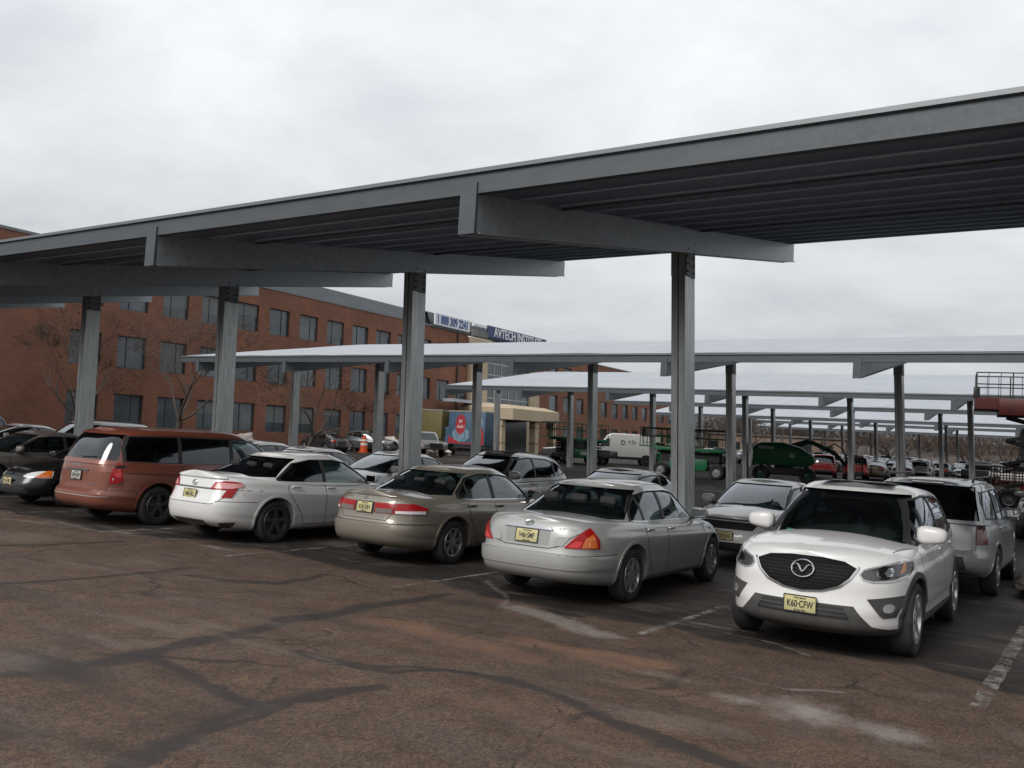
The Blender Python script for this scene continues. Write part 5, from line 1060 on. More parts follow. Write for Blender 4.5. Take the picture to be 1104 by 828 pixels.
CX = dict(W=.92, wb=2.70, rw=.3625, yf=2.28, yr=-2.26, nf=5.2, nr=4.8, bowf=.20, N=176, paint=PEARL, arch=.055,
 zb=[(-2.26, .34), (-1.9, .27), (-1.35, .24), (1.35, .22), (2.28, .235)],
 zk=[(-2.26, 1.10), (-1.4, 1.12), (0, 1.05), (.9, 1.03), (1.4, 1.02), (1.8, .99), (2.1, .945), (2.28, .905)],
 zt=[(-2.26, 1.15), (-1.4, 1.15), (.6, 1.13), (1.0, 1.13), (1.4, 1.105), (1.8, 1.055), (2.1, .99), (2.28, .93)],
 pr=[(0, .14), (.1, .02), (.3, 0), (.42, .01), (.5, .06), (.8, .11), (1, .2)], pf=[(0, .20), (.06, .07), (.16, .01), (.30, 0), (.42, .015), (.55, .03), (.75, .035), (.88, .06), (.95, .10), (1, .17)],
 sec=[(0, .87), (.05, .935), (.15, .978), (.26, .975), (.34, .998), (.62, 1.0), (.74, .99), (.79, .965), (.93, .925), (1, .87)], plan=[(-2.26, .94), (-1, 1), (1, 1), (1.7, .985), (2.28, .95)],
 rows=[0, .04, .08, .13, .19, .25, .29, .34, .40, .47, .54, .61, .67, .72, .755, .79, .84, .89, .93, .965, .985, 1.0],
 gh=dict(nf=4.0, nr=4.0, z0=[(-2.2, 1.10), (0, 1.02), (1.0, 1.0), (1.4, 1.02)], f=[(0, 1.24), (.5, .78), (.85, .36), (1, .12)], r=[(0, -2.14), (.4, -1.98), (.8, -1.76), (.93, -1.66), (1, -1.52)], w=[(0, .87), (.5, .79), (.85, .69), (.94, .65), (1, .58)],
         zr=[(-1.8, 1.53), (-.9, 1.60), (-.2, 1.625), (.4, 1.595)], crown=.045),
 dlo=[(.92, 1.075), (.60, 1.31), (.28, 1.50), (-.1, 1.555), (-.9, 1.535), (-1.45, 1.43), (-1.78, 1.245), (-1.72, 1.20), (-1.0, 1.12)],
 side=[([(.60, 1.10), (.55, 1.30), (.25, 1.485), (-.1, 1.535), (-.26, 1.535), (-.26, 1.09)], PRIV), ([(.83, 1.085), (.62, 1.24), (.64, 1.09)], GLASS), ([(-.32, 1.09), (-.32, 1.535), (-.9, 1.515), (-1.12, 1.475), (-1.10, 1.135)], PRIV), ([(-1.17, 1.14), (-1.19, 1.46), (-1.43, 1.41), (-1.68, 1.25), (-1.62, 1.21)], PRIV)],
 fw=[(-.80, 1.02), (.80, 1.02), (.60, 1.555), (-.60, 1.555)], rwin=[(-.68, 1.18), (.68, 1.18), (.56, 1.52), (-.56, 1.52)], gr=PRIV, ymid=-.4,
 doors=[[(.96, 1.02), (1.02, .80), (.93, .50), (.88, .36), (-.78, .36), (-.80, .48), (-.98, .72), (-1.10, 1.10)], [(-.30, 1.05), (-.30, .36)]],
 seam_front=[], seam_top=[[(.70, 1.62), (.74, 1.3), (.80, 1.0)], [(-.70, 1.62), (-.74, 1.3), (-.80, 1.0)]],
 handles=[(-.16, .97), (-.98, 1.0)], mirror=(.66, 1.13), msize=1.2, seats=(-.25, -1.1), seat_top=1.26, spokes=(5, 'twin', .030, .020), rim=.235, tw=.225, rim_mat=P('alloy_bright', (.55, .55, .55), .28, .8),
 pieces=[('grille', P('grille_black', (.006, .006, .007), .7, 0, 0, .15), [([(-.475, .875), (-.36, .925), (-.15, .945), (.15, .945), (.36, .925), (.475, .875), (.42, .78), (.33, .70), (.18, .645), (0, .625), (-.18, .645), (-.33, .70), (-.42, .78)], 1.9, 3, 'Y')], .006, 'one'),
  ('head_light', CLR, [([(.50, .825), (.53, .875), (.66, .915), (.80, .955), (1.0, .985), (1.0, .87), (.88, .805), (.76, .765), (.62, .755), (.535, .775)], 1.3, 3, 'Y'), ([(1.52, 1.0), (1.62, .87), (1.78, .70), (2.6, .70), (2.6, 1.1), (1.8, 1.05)], -.1, 1.4, 'X')], .009),
  ('lamp_shroud', LAMPD, [([(.515, .825), (.54, .865), (.66, .90), (.86, .945), (.86, .83), (.76, .785), (.62, .77), (.545, .785)], 1.4, 3, 'Y')], .0115),
  ('projector', PROJ, [(ell(.70, .85, .045, .045), 1.4, 3, 'Y')], .014),
  ('projector_ring', CHROME, [(arc_band(.70, .85, .045, .062, 0, 350, 28), 1.4, 3, 'Y')], .015),
  ('indicator_lens', P('pale_amber', (.45, .22, .10), .15), [([(.80, .83), (.81, .945), (.93, .965), (.92, .86)], 1.3, 3, 'Y'), ([(1.56, 1.0), (1.66, .86), (2.6, .70), (2.6, 1.1)], -.1, 1.4, 'X')], .014),
  ('fog_lamp_pod', CLAD, [([(.575, .60), (.84, .635), (.86, .61), (.79, .43), (.70, .425)], 1.5, 3, 'Y')], .005),
  ('fog_lamp', CLR, [(ell(.745, .52, .042, .042), 1.5, 3, 'Y')], .010),
  ('front_apron', CLAD, [([(-1.2, .1), (1.2, .1), (1.2, .31), (.74, .315), (.62, .345), (.53, .445), (.47, .525), (-.47, .525), (-.53, .445), (-.62, .345), (-.74, .315), (-1.2, .31)], 1.55, 3, 'Y')], .006, 'one'),
  ('lower_intake', CUT, [([(-.44, .40), (.44, .40), (.38, .51), (-.38, .51)], 1.6, 3, 'Y')], .011, 'one'),
  ('arch_trim', CLAD, [(arc_band(1.35, .3725, .40, .46, -12, 192, 26), -.2, 1.4, 'X')], .008), ('arch_trim', CLAD, [(arc_band(-1.35, .3725, .40, .46, -12, 192, 26), -.2, 1.4, 'X')], .008),
  ('sill_trim', CLAD, [([(-.92, .1), (.90, .1), (.90, .36), (-.92, .36)], .3, 1.4, 'X')], .010),
  ('tail_light', REDL, [([(.56, .95), (.60, 1.05), (1.1, 1.08), (1.1, .93), (.7, .93)], -3, -1.7, 'Y')], .012)],
 plate=(0, .495, 1, 'K60\u00b7CFW', 0, dict(push=.028)), emblems=[('wing', 0, .83, 1, .105, .028)])
def cx_extra(root, BL, BU, S):
    # honeycomb mesh of the grille and its bright lower surround
    mb = MB(); k = 0; top = [(-.475, .875), (-.36, .925), (-.15, .945), (.15, .945), (.36, .925), (.475, .875)]; bot = [(-.475, .875), (-.42, .78), (-.33, .70), (-.18, .645), (0, .625), (.18, .645), (.33, .70), (.42, .78), (.475, .875)]
    zt = lambda x: float(np.interp(x, [p[0] for p in top], [p[1] for p in top]))-.045; zb_ = lambda x: float(np.interp(x, [p[0] for p in bot], [p[1] for p in bot]))+.015
    G = P('grille_mesh', (.02, .021, .023), .6, 0, 0, .25)
    for r in range(9):
        z = .655+r*.030
        for c in range(-13, 14):
            x = c*.034+(r % 2)*.017
            if abs(x) < .43 and zb_(x) < z < zt(x) and z > zb_(min(abs(x)+.02, .47)): ribbon(mb, BL, [(x-.013, z-.008), (x-.013, z+.008)], 'Y', .004, .013, step=.1); ribbon(mb, BL, [(x-.013, z+.011), (x+.013, z+.011)], 'Y', .006, .014, step=.1)
    mb.build('grille_mesh', G, root, fix=False)
    mb = MB(); ribbon(mb, BL, [(-.49, .885)]+[(x*1.03, z-.008) for x, z in bot]+[(.49, .885)], 'Y', .015, .013); mb.build('grille_surround', CHROME, root, fix=False)
    mb = MB()
    for z in (.43, .47): ribbon(mb, BL, [(-.40, z), (.40, z)], 'Y', .010, .014)
    mb.build('intake_slats', CLAD, root, fix=False)
    mb = MB(); ribbon(mb, BU, [(.45, 1.10), (.53, 1.10)], 'Y', .055, .014-.02); o = mb.build('windscreen_sticker', P('green_sticker', (.03, .16, .10), .6), root, fix=False)
    mb = MB(); mb.box(-.40, .40, -.45, .25, 1.665, 1.668); mb.build('sunroof', P('sunroof', (.035, .04, .045), .1), root)
CX['extra'] = cx_extra

CI = dict(W=.86, wb=2.62, rw=.31, yf=2.19, yr=-2.23, nf=4.8, nr=5.0, bowf=.16, N=144, paint=BLK,
 zb=[(-2.2, .30), (-1.9, .25), (-1.3, .20), (1.3, .20), (2.19, .22)],
 zk=[(-2.23, .96), (-1.5, .96), (0, .92), (.9, .89), (1.5, .82), (1.9, .74), (2.19, .67)],
 zt=[(-2.23, .99), (-1.5, 1.02), (0, 1.0), (.9, .98), (1.5, .90), (1.9, .80), (2.19, .70)],
 pr=[(0, .13), (.1, .03), (.28, 0), (.5, .03), (.9, .10), (1, .14)], pf=[(0, .12), (.1, .02), (.3, 0), (.5, .01), (.62, .04), (.8, .09), (1, .22)],
 sec=SEC, plan=[(-2.3, .955), (-1, 1), (1, 1), (2.2, .94)],
 gh=dict(nf=4.2, nr=4.2, z0=[(-2, .94), (0, .90), (1.2, .89)], f=[(0, 1.28), (.5, .84), (.85, .46), (1, .2)], r=[(0, -1.80), (.4, -1.48), (.8, -1.08), (1, -.8)], w=[(0, .80), (.5, .715), (.85, .62), (1, .52)],
         zr=[(-1.3, 1.31), (-.6, 1.395), (0, 1.41), (.5, 1.385)], crown=.035),
 dlo=[(.94, .94), (.62, 1.15), (.32, 1.30), (-.02, 1.342), (-.55, 1.335), (-.92, 1.265), (-1.24, 1.05), (-1.24, .975), (-.95, .955)],
 side=[([(.84, .95), (.59, 1.13), (.29, 1.285), (-.02, 1.325), (-.28, 1.325), (-.28, .955)], GLASS), ([(-.35, .955), (-.35, 1.325), (-.55, 1.32), (-.86, 1.26), (-1.17, 1.045), (-1.18, .985)], GLASS)],
 fw=[(-.73, .91), (.73, .91), (.52, 1.35), (-.52, 1.35)], rwin=[(-.66, 1.015), (.66, 1.015), (.49, 1.315), (-.49, 1.315)],
 doors=[[(.96, .89), (1.0, .70), (.9, .50), (.84, .28), (-.78, .28), (-.80, .42), (-1.0, .66), (-1.06, .94)], [(-.32, .93), (-.32, .28)]],
 seam_top=[[(.66, 1.7), (.72, 1.2)], [(-.66, 1.7), (-.72, 1.2)]], seam_front=[[(-.7, .60), (.7, .60)]],
 handles=[(-.2, .84), (-.93, .85)], mirror=(.76, .98), seats=(-.3, -1.06), seat_top=1.08, spokes=(6, 'one', .024, .03), rim=.19, tw=.19,
 pieces=[('head_light', CLRW, [([(.36, .60), (.42, .675), (.60, .72), (.98, .73), (.98, .60), (.8, .585), (.45, .585)], 1.2, 3, 'Y'), ([(1.62, .8), (1.70, .56), (2.6, .5), (2.6, 1.0)], -.1, 1.4, 'X')], .008),
  ('indicator_lens', AMB, [([(.60, .59), (.66, .73), (.98, .74), (.98, .60)], 1.2, 3, 'Y'), ([(1.64, .8), (1.72, .56), (2.6, .5), (2.6, 1.0)], -.1, 1.4, 'X')], .012),
  ('grille', CUT, [([(-.36, .60), (.36, .60), (.42, .66), (-.42, .66)], 1.7, 3, 'Y')], .006, 'one'), ('grille_bar', CHROME, [([(-.44, .664), (.44, .664), (.46, .69), (-.46, .69)], 1.7, 3, 'Y')], .012, 'one'),
  ('lower_intake', CUT, [([(-.55, .26), (.55, .26), (.50, .38), (-.50, .38)], 1.7, 3, 'Y')], .005, 'one')],
 plate=(0, .49, 1, 'P21\u00b7HRT', 0, dict(push=.02)), emblems=[('h', 0, .64, 1, .05, .02)])

CO = dict(W=.89, wb=2.70, rw=.32, yf=2.28, yr=-2.25, nf=4.8, nr=5.0, bowf=.18, N=136, paint=WHT,
 zb=[(-2.2, .30), (-1.9, .25), (-1.3, .20), (1.3, .20), (2.28, .22)],
 zk=[(-2.25, 1.0), (-1.5, 1.0), (0, .95), (.9, .93), (1.5, .87), (1.9, .80), (2.28, .72)],
 zt=[(-2.25, 1.04), (-1.5, 1.06), (0, 1.03), (.9, 1.02), (1.5, .95), (1.9, .86), (2.28, .75)],
 pr=[(0, .13), (.1, .03), (.28, 0), (.5, .03), (.9, .10), (1, .14)], pf=[(0, .12), (.1, .02), (.3, 0), (.5, .01), (.62, .03), (.8, .08), (1, .22)],
 sec=SEC, plan=[(-2.3, .955), (-1, 1), (1, 1), (2.2, .93)],
 gh=dict(nf=3.8, nr=4.0, z0=[(-2, .98), (0, .93), (1.2, .92)], f=[(0, 1.42), (.5, .94), (.85, .52), (1, .24)], r=[(0, -1.95), (.4, -1.6), (.8, -1.18), (1, -.84)], w=[(0, .83), (.5, .745), (.85, .65), (1, .55)],
         zr=[(-1.3, 1.33), (-.6, 1.42), (0, 1.435), (.5, 1.405)], crown=.035),
 dlo=[(1.05, .97), (.70, 1.18), (.36, 1.325), (0, 1.368), (-.55, 1.36), (-.95, 1.285), (-1.36, 1.06), (-1.34, 1.01), (-1.0, .99)],
 side=[([(.94, .98), (.66, 1.16), (.33, 1.31), (0, 1.35), (-.26, 1.35), (-.26, .985)], GLASS), ([(-.33, .985), (-.33, 1.35), (-.55, 1.345), (-.92, 1.275), (-1.27, 1.07), (-1.24, 1.015), (-1.0, 1.0)], GLASS)],
 fw=[(-.77, .95), (.77, .95), (.555, 1.375), (-.555, 1.375)], rwin=[(-.70, 1.055), (.70, 1.055), (.53, 1.34), (-.53, 1.34)],
 doors=[[(1.0, .92), (1.06, .72), (.96, .50), (.90, .28), (-.80, .28), (-.82, .42), (-1.02, .66), (-1.12, .98)], [(-.30, .97), (-.30, .28)]],
 seam_top=[[(.66, 1.8), (.74, 1.2)], [(-.66, 1.8), (-.74, 1.2)]],
 handles=[(-.18, .885), (-.98, .905)], mirror=(.88, 1.02), seats=(-.2, -1.0), seat_top=1.12, spokes=(5, 'one', .03, .04), rim=.21, tw=.2,
 pieces=[('head_light', CLR, [([(.52, .69), (.56, .76), (.70, .80), (.98, .82), (.98, .66), (.8, .63), (.62, .64)], 1.2, 3, 'Y'), ([(1.55, .9), (1.80, .60), (2.6, .5), (2.6, 1.0)], -.1, 1.4, 'X')], .008),
  ('grille', CUT, [([(-.46, .60), (.46, .60), (.52, .70), (.44, .73), (-.44, .73), (-.52, .70)], 1.7, 3, 'Y')], .006, 'one'), ('bonnet_edge', P('smoke_band', (.05, .052, .055), .3), [([(-.47, .745), (.47, .745), (.44, .775), (-.44, .775)], 1.7, 3, 'Y')], .006, 'one'),
  ('lower_intake', CUT, [([(-.60, .25), (.60, .25), (.50, .38), (-.50, .38)], 1.7, 3, 'Y')], .005, 'one'), ('tail_light', REDL, [([(.45, .80), (.50, .93), (.99, .95), (.99, .78)], -3, -1.9, 'Y')], .010)],
 plate=(0, .49, 1, 'E28\u00b7BVD', 0, dict(push=.02)))

SU = dict(W=.935, wb=2.75, rw=.36, yf=2.33, yr=-2.50, nf=5, nr=5.6, N=144, paint=SILV2,
 zb=[(-2.5, .42), (-2.1, .34), (-1.4, .27), (1.4, .27), (2.33, .32)],
 zk=[(-2.5, 1.12), (-1.5, 1.12), (0, 1.08), (1.0, 1.05), (1.7, .98), (2.33, .85)],
 zt=[(-2.5, 1.15), (-1.5, 1.15), (0, 1.13), (1.0, 1.12), (1.7, 1.05), (2.33, .90)],
 pr=[(0, .12), (.1, .02), (.25, 0), (.36, .0), (.42, .07), (.7, .08), (1, .12)], pf=[(0, .12), (.2, .02), (.45, 0), (.6, .02), (.8, .06), (1, .18)],
 sec=[(0, .87), (.05, .93), (.18, .98), (.42, 1.0), (.66, .99), (.86, .965), (1, .92)], plan=[(-2.5, .96), (-1, 1), (1, 1), (2.3, .95)],
 gh=dict(nf=4.2, nr=5.0, z0=[(-2.4, 1.09), (0, 1.05), (1.2, 1.03)], f=[(0, 1.22), (.5, .84), (.85, .52), (1, .3)], r=[(0, -2.42), (.4, -2.34), (.8, -2.20), (.93, -2.12), (1, -2.0)], w=[(0, .885), (.5, .81), (.85, .73), (.95, .68), (1, .61)],
         zr=[(-2.3, 1.64), (-1.5, 1.69), (0, 1.70), (.6, 1.67)], crown=.04),
 dlo=[(.98, 1.10), (.70, 1.34), (.46, 1.555), (.1, 1.60), (-1.1, 1.60), (-1.95, 1.56), (-2.06, 1.40), (-2.05, 1.16), (-1.1, 1.13)],
 side=[([(.88, 1.11), (.66, 1.32), (.43, 1.54), (.1, 1.58), (-.22, 1.58), (-.22, 1.11)], GLASS), ([(-.30, 1.12), (-.30, 1.58), (-1.08, 1.58), (-1.08, 1.14)], PRIV), ([(-1.18, 1.15), (-1.18, 1.575), (-1.90, 1.54), (-1.99, 1.40), (-1.98, 1.18)], PRIV)],
 fw=[(-.80, 1.06), (.80, 1.06), (.62, 1.625), (-.62, 1.625)], rwin=[(-.74, 1.14), (.74, 1.14), (.635, 1.63), (-.635, 1.63)], gr=PRIV, rwiper=False, ymid=-1.0,
 doors=[[(1.0, 1.04), (1.05, .8), (.96, .5), (.90, .36), (-.80, .36), (-.82, .48), (-1.05, .8), (-1.13, 1.1)], [(-.26, 1.08), (-.26, .36)]],
 seam_rear=[[(-.70, 1.13), (-.73, .9), (-.70, .72), (-.60, .70), (.60, .70), (.70, .72), (.73, .9), (.70, 1.13)]],
 handles=[(-.14, .99), (-1.0, 1.01)], mirror=(.80, 1.15), msize=1.15, seats=(-.2, -1.15), seat_top=1.36, spokes=(5, 'one', .04, .05), rim=.22, tw=.235,
 pieces=[('tail_light', REDD, [([(.715, .80), (.715, 1.11), (1.1, 1.11), (1.1, .80)], -3, -1.9, 'Y'), ([(-2.8, .6), (-2.8, 1.2), (-2.04, 1.12), (-2.04, .78)], -.1, 1.4, 'X')], .014),
  ('rear_bumper_pad', CLAD, [([(-.60, .42), (.60, .42), (.56, .62), (-.56, .62)], -3, -2.2, 'Y')], .008, 'one'),
  ('brake_lamp', REDD, [([(-.22, 1.648), (.22, 1.648), (.22, 1.672), (-.22, 1.672)], -3, -1.9, 'Y')], .02, 'cab'),
  ('head_light', CLR, [([(.55, .74), (.58, .90), (1.1, .92), (1.1, .74)], 1.6, 3, 'Y'), ([(1.95, .6), (1.95, 1.0), (2.6, 1.0), (2.6, .6)], -.1, 1.4, 'X')], .008), ('grille', CUT, [([(-.50, .68), (.50, .68), (.50, .90), (-.50, .90)], 1.7, 3, 'Y')], .006, 'one')],
 letters=[('ENDEAVOR', -.3, .80, -1, .045, None, 1.2)])
def su_extra(root, BL, BU, S):
    for s in (-1, 1):
        mb = MB(); mb.tube([(s*.60, -1.9, 1.70), (s*.61, -1.8, 1.765), (s*.62, 0, 1.785), (s*.61, .2, 1.75), (s*.61, .3, 1.70)], .018, 8); mb.build('roof_rail', BLACK, root, smooth=50)
SU['extra'] = su_extra

# ------------------------------------------------------------------ other cars: copies of the types in other colours
def flatten(root, name):
    """one mesh of a whole car for cars only a few pixels tall"""
    bm = bmesh.new(); mats = []; inv = root.matrix_world.inverted()
    bpy.context.view_layer.update()
    inv = root.matrix_world.inverted()
    for o in root.children_recursive:
        if o.type != 'MESH' or o.name.split('.')[0] in ('number_plate', 'plate_frame', 'plate_number', 'plate_state', 'plate_slogan', 'emblem', 'model_lettering', 'brake_disc', 'seat', 'headrest', 'steering_wheel', 'dashboard', 'panel_seams', 'grille_mesh'): continue
        n0 = len(bm.verts); f0 = len(bm.faces); bm.from_mesh(o.data); bm.verts.ensure_lookup_table(); bm.faces.ensure_lookup_table(); M = inv @ o.matrix_world
        mp = []
        for m in o.data.materials:
            if m not in mats: mats.append(m)
            mp.append(mats.index(m))
        for v in bm.verts[n0:]: v.co = M @ v.co
        for f in bm.faces[f0:]: f.material_index = mp[min(f.material_index, len(mp)-1)] if mp else 0
    me = bpy.data.meshes.new(name); bm.to_mesh(me); bm.free()
    for m in mats: me.materials.append(m)
    return me
SKIP = ('number_plate', 'emblem', 'model_lettering', 'windscreen_sticker')
def car_copy(src, loc, rz, old, new, label, group, cat='car', name=None, keep=False):
    def cp(o, par):
        if not keep and o.name.split('.')[0] in SKIP: return None
        c = o.copy(); COL.objects.link(c); c.parent = par
        for ch in list(o.children): cp(ch, c)
        return c
    r = cp(src, None); r.location = loc; r.rotation_euler = (0, 0, rz); r['label'] = label; r['category'] = cat; r['group'] = group
    if name: r.name = name
    recolour(r, old, new); return r
def side_profile(root, name, prof, W, mat, bev=.06, inset=0):
    mb = MB(); mb.prism(prof, -W, W, 'X'); o = mb.build(name, mat, root, bevel=bev); smooth_mesh(o.data, 12); return o
def simple_wheel(root, x, y, r, w=.24, mat=None, z=0):
    t = thing_part('wheel', root, (x, y, r+z)); s = 1 if x > 0 else -1
    mb = MB(); mb.lathe([(-w/2, r*.6), (-w/2, r*.95), (-w/2+.03, r), (w/2-.03, r), (w/2, r*.95), (w/2, r*.6), (-w/2, r*.6)], 24, 'X'); mb.build('tyre', RUBBER, t, smooth=40)
    mb = MB(); o = s*w/2
    mb.lathe([(o-s*.01, r*.62), (o-s*.06, r*.52), (o-s*.05, r*.2), (o-s*.01, r*.16), (o-s*.01, .0001)], 20, 'X'); mb.build('rim', mat or ALLOY, t, smooth=35)
def cargo_van(loc, rz):
    t = thing('cargo_van', 'white high roof cargo van with small dark lettering, parked by the green lifts', 'van', loc, rz); W = 1.02
    WH = paint('van_white', (.60, .60, .58), 0, .4, .4); gl = GDK
    side_profile(t, 'body', [(-2.9, .45), (2.2, .40), (2.85, .5), (2.9, .95), (2.2, 1.35), (1.45, 2.30), (1.1, 2.50), (-2.8, 2.52), (-2.9, 2.3)], W, WH, .10)
    for s in (-1, 1):
        mb = MB(); x = s*(W+.004); mb.prism([(1.25, 1.40), (1.98, 1.40), (1.52, 2.0), (1.25, 2.05)], min(x, x-s*.02), max(x, x-s*.02), 'X'); mb.build('side_window', gl, t)
        mb = MB(); mb.prism([(-2.6, .45), (2.2, .42), (2.2, .62), (-2.6, .66)], min(x, x-s*.02), max(x, x-s*.02), 'X'); mb.build('side_moulding', BLACK, t)
        mb = MB(); mb.box(min(x, x+s*.2), max(x, x+s*.2), 1.85, 1.95, 1.45, 1.85); mb.build('wing_mirror', BLACK, t, bevel=.03)
        for txt, sz, y0, z0 in (('D', .52, -1.35, 1.75), ('A Zu.', .30, -.6, 1.86), ('---------', .14, -.6, 1.66)):
            me = text_mesh(txt, sz, .004, 1, .008); me.transform(Matrix.Rotation(R(90)*s, 4, 'Z') @ Matrix.Rotation(R(90), 4, 'X')); me.transform(Matrix.Translation((s*(W+.008), s*y0-(0 if s > 0 else 1.2), z0))); mesh_obj('lettering', me, BLACK, t)
    mb = MB(); mb.hexa([(-.85, 2.24, 1.36), (.85, 2.24, 1.36), (.85, 2.20, 1.36), (-.85, 2.20, 1.36), (-.75, 1.56, 2.22), (.75, 1.56, 2.22), (.75, 1.50, 2.22), (-.75, 1.50, 2.22)]); mb.build('windscreen', gl, t)
    mb = MB(); mb.box(-.7, .7, 2.86, 2.93, .55, .9); mb.build('grille', BLACK, t)
    for y in (1.85, -1.75):
        for s in (-1, 1): simple_wheel(t, s*(W-.1), y, .36)
    for y in (1.85, -1.75):
        mb = MB(); mb.lathe([(-W-.006, .001), (-W-.006, .47), (W+.006, .47), (W+.006, .001)], 24, 'X', (0, y, .40)); mb.build('wheel_arch', CUT, t)
def pickup(loc, rz, mat, label, group):
    t = thing('pickup_truck', label, 'pickup', loc, rz, group); W = .98
    side_profile(t, 'body', [(-2.8, .55), (-2.2, .50), (2.2, .5), (2.75, .55), (2.8, 1.05), (1.35, 1.18), (-.85, 1.15), (-2.8, 1.12)], W, mat, .07)
    side_profile(t, 'cab', [(-.95, 1.13), (1.3, 1.15), (.62, 1.80), (.2, 1.86), (-.7, 1.84), (-.92, 1.5)], W-.09, mat, .07)
    for s in (-1, 1):
        x = s*(W-.085)
        for p in ([(.12, 1.2), (1.05, 1.2), (.58, 1.68), (.12, 1.72)], [(-.8, 1.2), (.04, 1.2), (.04, 1.72), (-.72, 1.72)]): mb = MB(); mb.prism(p, min(x, x-s*.02), max(x, x-s*.02), 'X'); mb.build('side_window', GDK, t)
        mb = MB(); mb.box(min(x+s*.05, x+s*.27), max(x+s*.05, x+s*.27), .95, 1.02, 1.2, 1.38); mb.build('wing_mirror', BLACK, t, bevel=.02)
        mb = MB(); mb.box(s*.72-.16, s*.72+.16, 2.74, 2.815, .82, 1.0); mb.build('head_light', CLR, t, bevel=.02)
        mb = MB(); mb.box(s*.88-.08, s*.88+.08, -2.815, -2.76, .75, 1.08); mb.build('tail_light', REDD, t)
    mb = MB(); mb.hexa([(-.78, 1.24, 1.23), (.78, 1.24, 1.23), (.78, 1.2, 1.23), (-.78, 1.2, 1.23), (-.68, .72, 1.74), (.68, .72, 1.74), (.68, .66, 1.74), (-.68, .66, 1.74)]); mb.build('windscreen', GDK, t)
    mb = MB(); mb.hexa([(-.7, -.955, 1.25), (.7, -.955, 1.25), (.7, -.9, 1.25), (-.7, -.9, 1.25), (-.66, -.80, 1.72), (.66, -.80, 1.72), (.66, -.74, 1.72), (-.66, -.74, 1.72)]); mb.build('rear_window', GDK, t)
    mb = MB(); mb.box(-.82, .82, -2.62, -1.05, 1.10, 1.135); mb.build('load_bed', CUT, t); mb = MB(); mb.box(-.5, .5, 2.76, 2.82, .68, 1.0); mb.build('grille', BLACK, t)
    for y in (1.75, -1.75):
        for s in (-1, 1): simple_wheel(t, s*(W-.08), y, .38)
    return t
def box_truck(loc, rz, sidemat, label, decor=None, L=6.2):
    t = thing('box_truck', label, 'truck', loc, rz, 'box trucks in front of the entrance')
    mb = MB(); mb.box(-1.2, 1.2, -L/2, L/2, 1.05, 3.85); mb.build('box', sidemat, t, bevel=.04)
    mb = MB(); mb.box(-1.24, 1.24, -L/2-.04, L/2+.04, 3.80, 3.92); mb.build('roof_edge', P('alu_edge', (.28, .27, .25), .5, .4), t)
    mb = MB(); mb.box(-.5, .5, -L/2, L/2+2.2, .6, 1.0); mb.build('chassis', BLACK, t)
    side_profile(t, 'cab', [(L/2+.1, .6), (L/2+2.2, .6), (L/2+2.3, 1.3), (L/2+1.9, 1.6), (L/2+1.4, 2.45), (L/2+.1, 2.5)], 1.05, sidemat, .08)
    for s in (-1, 1):
        x = s*1.056; mb = MB(); mb.prism([(L/2+.6, 1.65), (L/2+1.75, 1.65), (L/2+1.35, 2.3), (L/2+.6, 2.3)], min(x, x-s*.02), max(x, x-s*.02), 'X'); mb.build('side_window', GDK, t)
    mb = MB(); mb.box(-1.1, 1.1, -L/2-.1, L/2-1, .75, 1.02); mb.build('under_guard', BLACK, t)
    for y in (L/2+1.3, -1.6):
        for s in (-1, 1): simple_wheel(t, s*.95, y, .45, .3)
    if decor: decor(t, L)
    t.scale = (.8, .60, .97)
    return t
def drinks_art(t, L):
    # advert on the side facing the lot (+x side of the truck)
    def flat(name, poly, mat, off):
        mb = MB(); x = -1.2-off; mb.add([(x, -a, b) for a, b in poly[::-1]], [tuple(range(len(poly)))]); return mb.build(name, mat, t, fix=False)
    RD = P('ad_red', (.30, .02, .03), .5); LB = P('ad_pale', (.22, .30, .36), .5, var=(.05, .11, .17), vscale=2.4); WT = P('ad_white', (.6, .55, .52), .6)
    flat('art_cloud', ell(-.9, 1.9, 1.5, .62, 28), LB, .006); flat('art_cloud', ell(2.0, 2.9, .8, .55, 24), LB, .006)
    flat('art_floor', [(-L/2+.08, 1.12), (L/2-.08, 1.12), (L/2-.08, 1.5), (1.2, 1.25), (-1.0, 1.22), (-L/2+.08, 1.75)], RD, .009)
    star = []
    for i in range(36):
        r = .92 if i % 2 else .78; star.append((-1.0+r*math.cos(math.pi*i/18), 2.75+r*math.sin(math.pi*i/18)))
    flat('art_burst', star, RD, .012); flat('art_burst', ell(1.95, 1.85, 1.0, .85, 30, 0, 180)+[(.95, 1.3), (2.95, 1.3)][:2], RD, .012)
    for txt, sz, y, z in (('EAT', .36, -1.0, 3.0), ('SALAD ?', .34, -.95, 2.55), ("IT'S-OUT!", .30, 1.95, 2.0)):
        me = text_mesh(txt, sz, .003, 1, .006); me.transform(Matrix.Translation((-1.218, -y, z)) @ Matrix.Rotation(R(-90), 4, 'Z') @ Matrix.Rotation(R(90), 4, 'X')); mesh_obj('advert_lettering', me, WT, t)
GRN = P('lift_green', (.012, .16, .06), .45, var=(.010, .11, .045), vscale=2.5); GRND = P('lift_green_dark', (.012, .06, .03), .5)
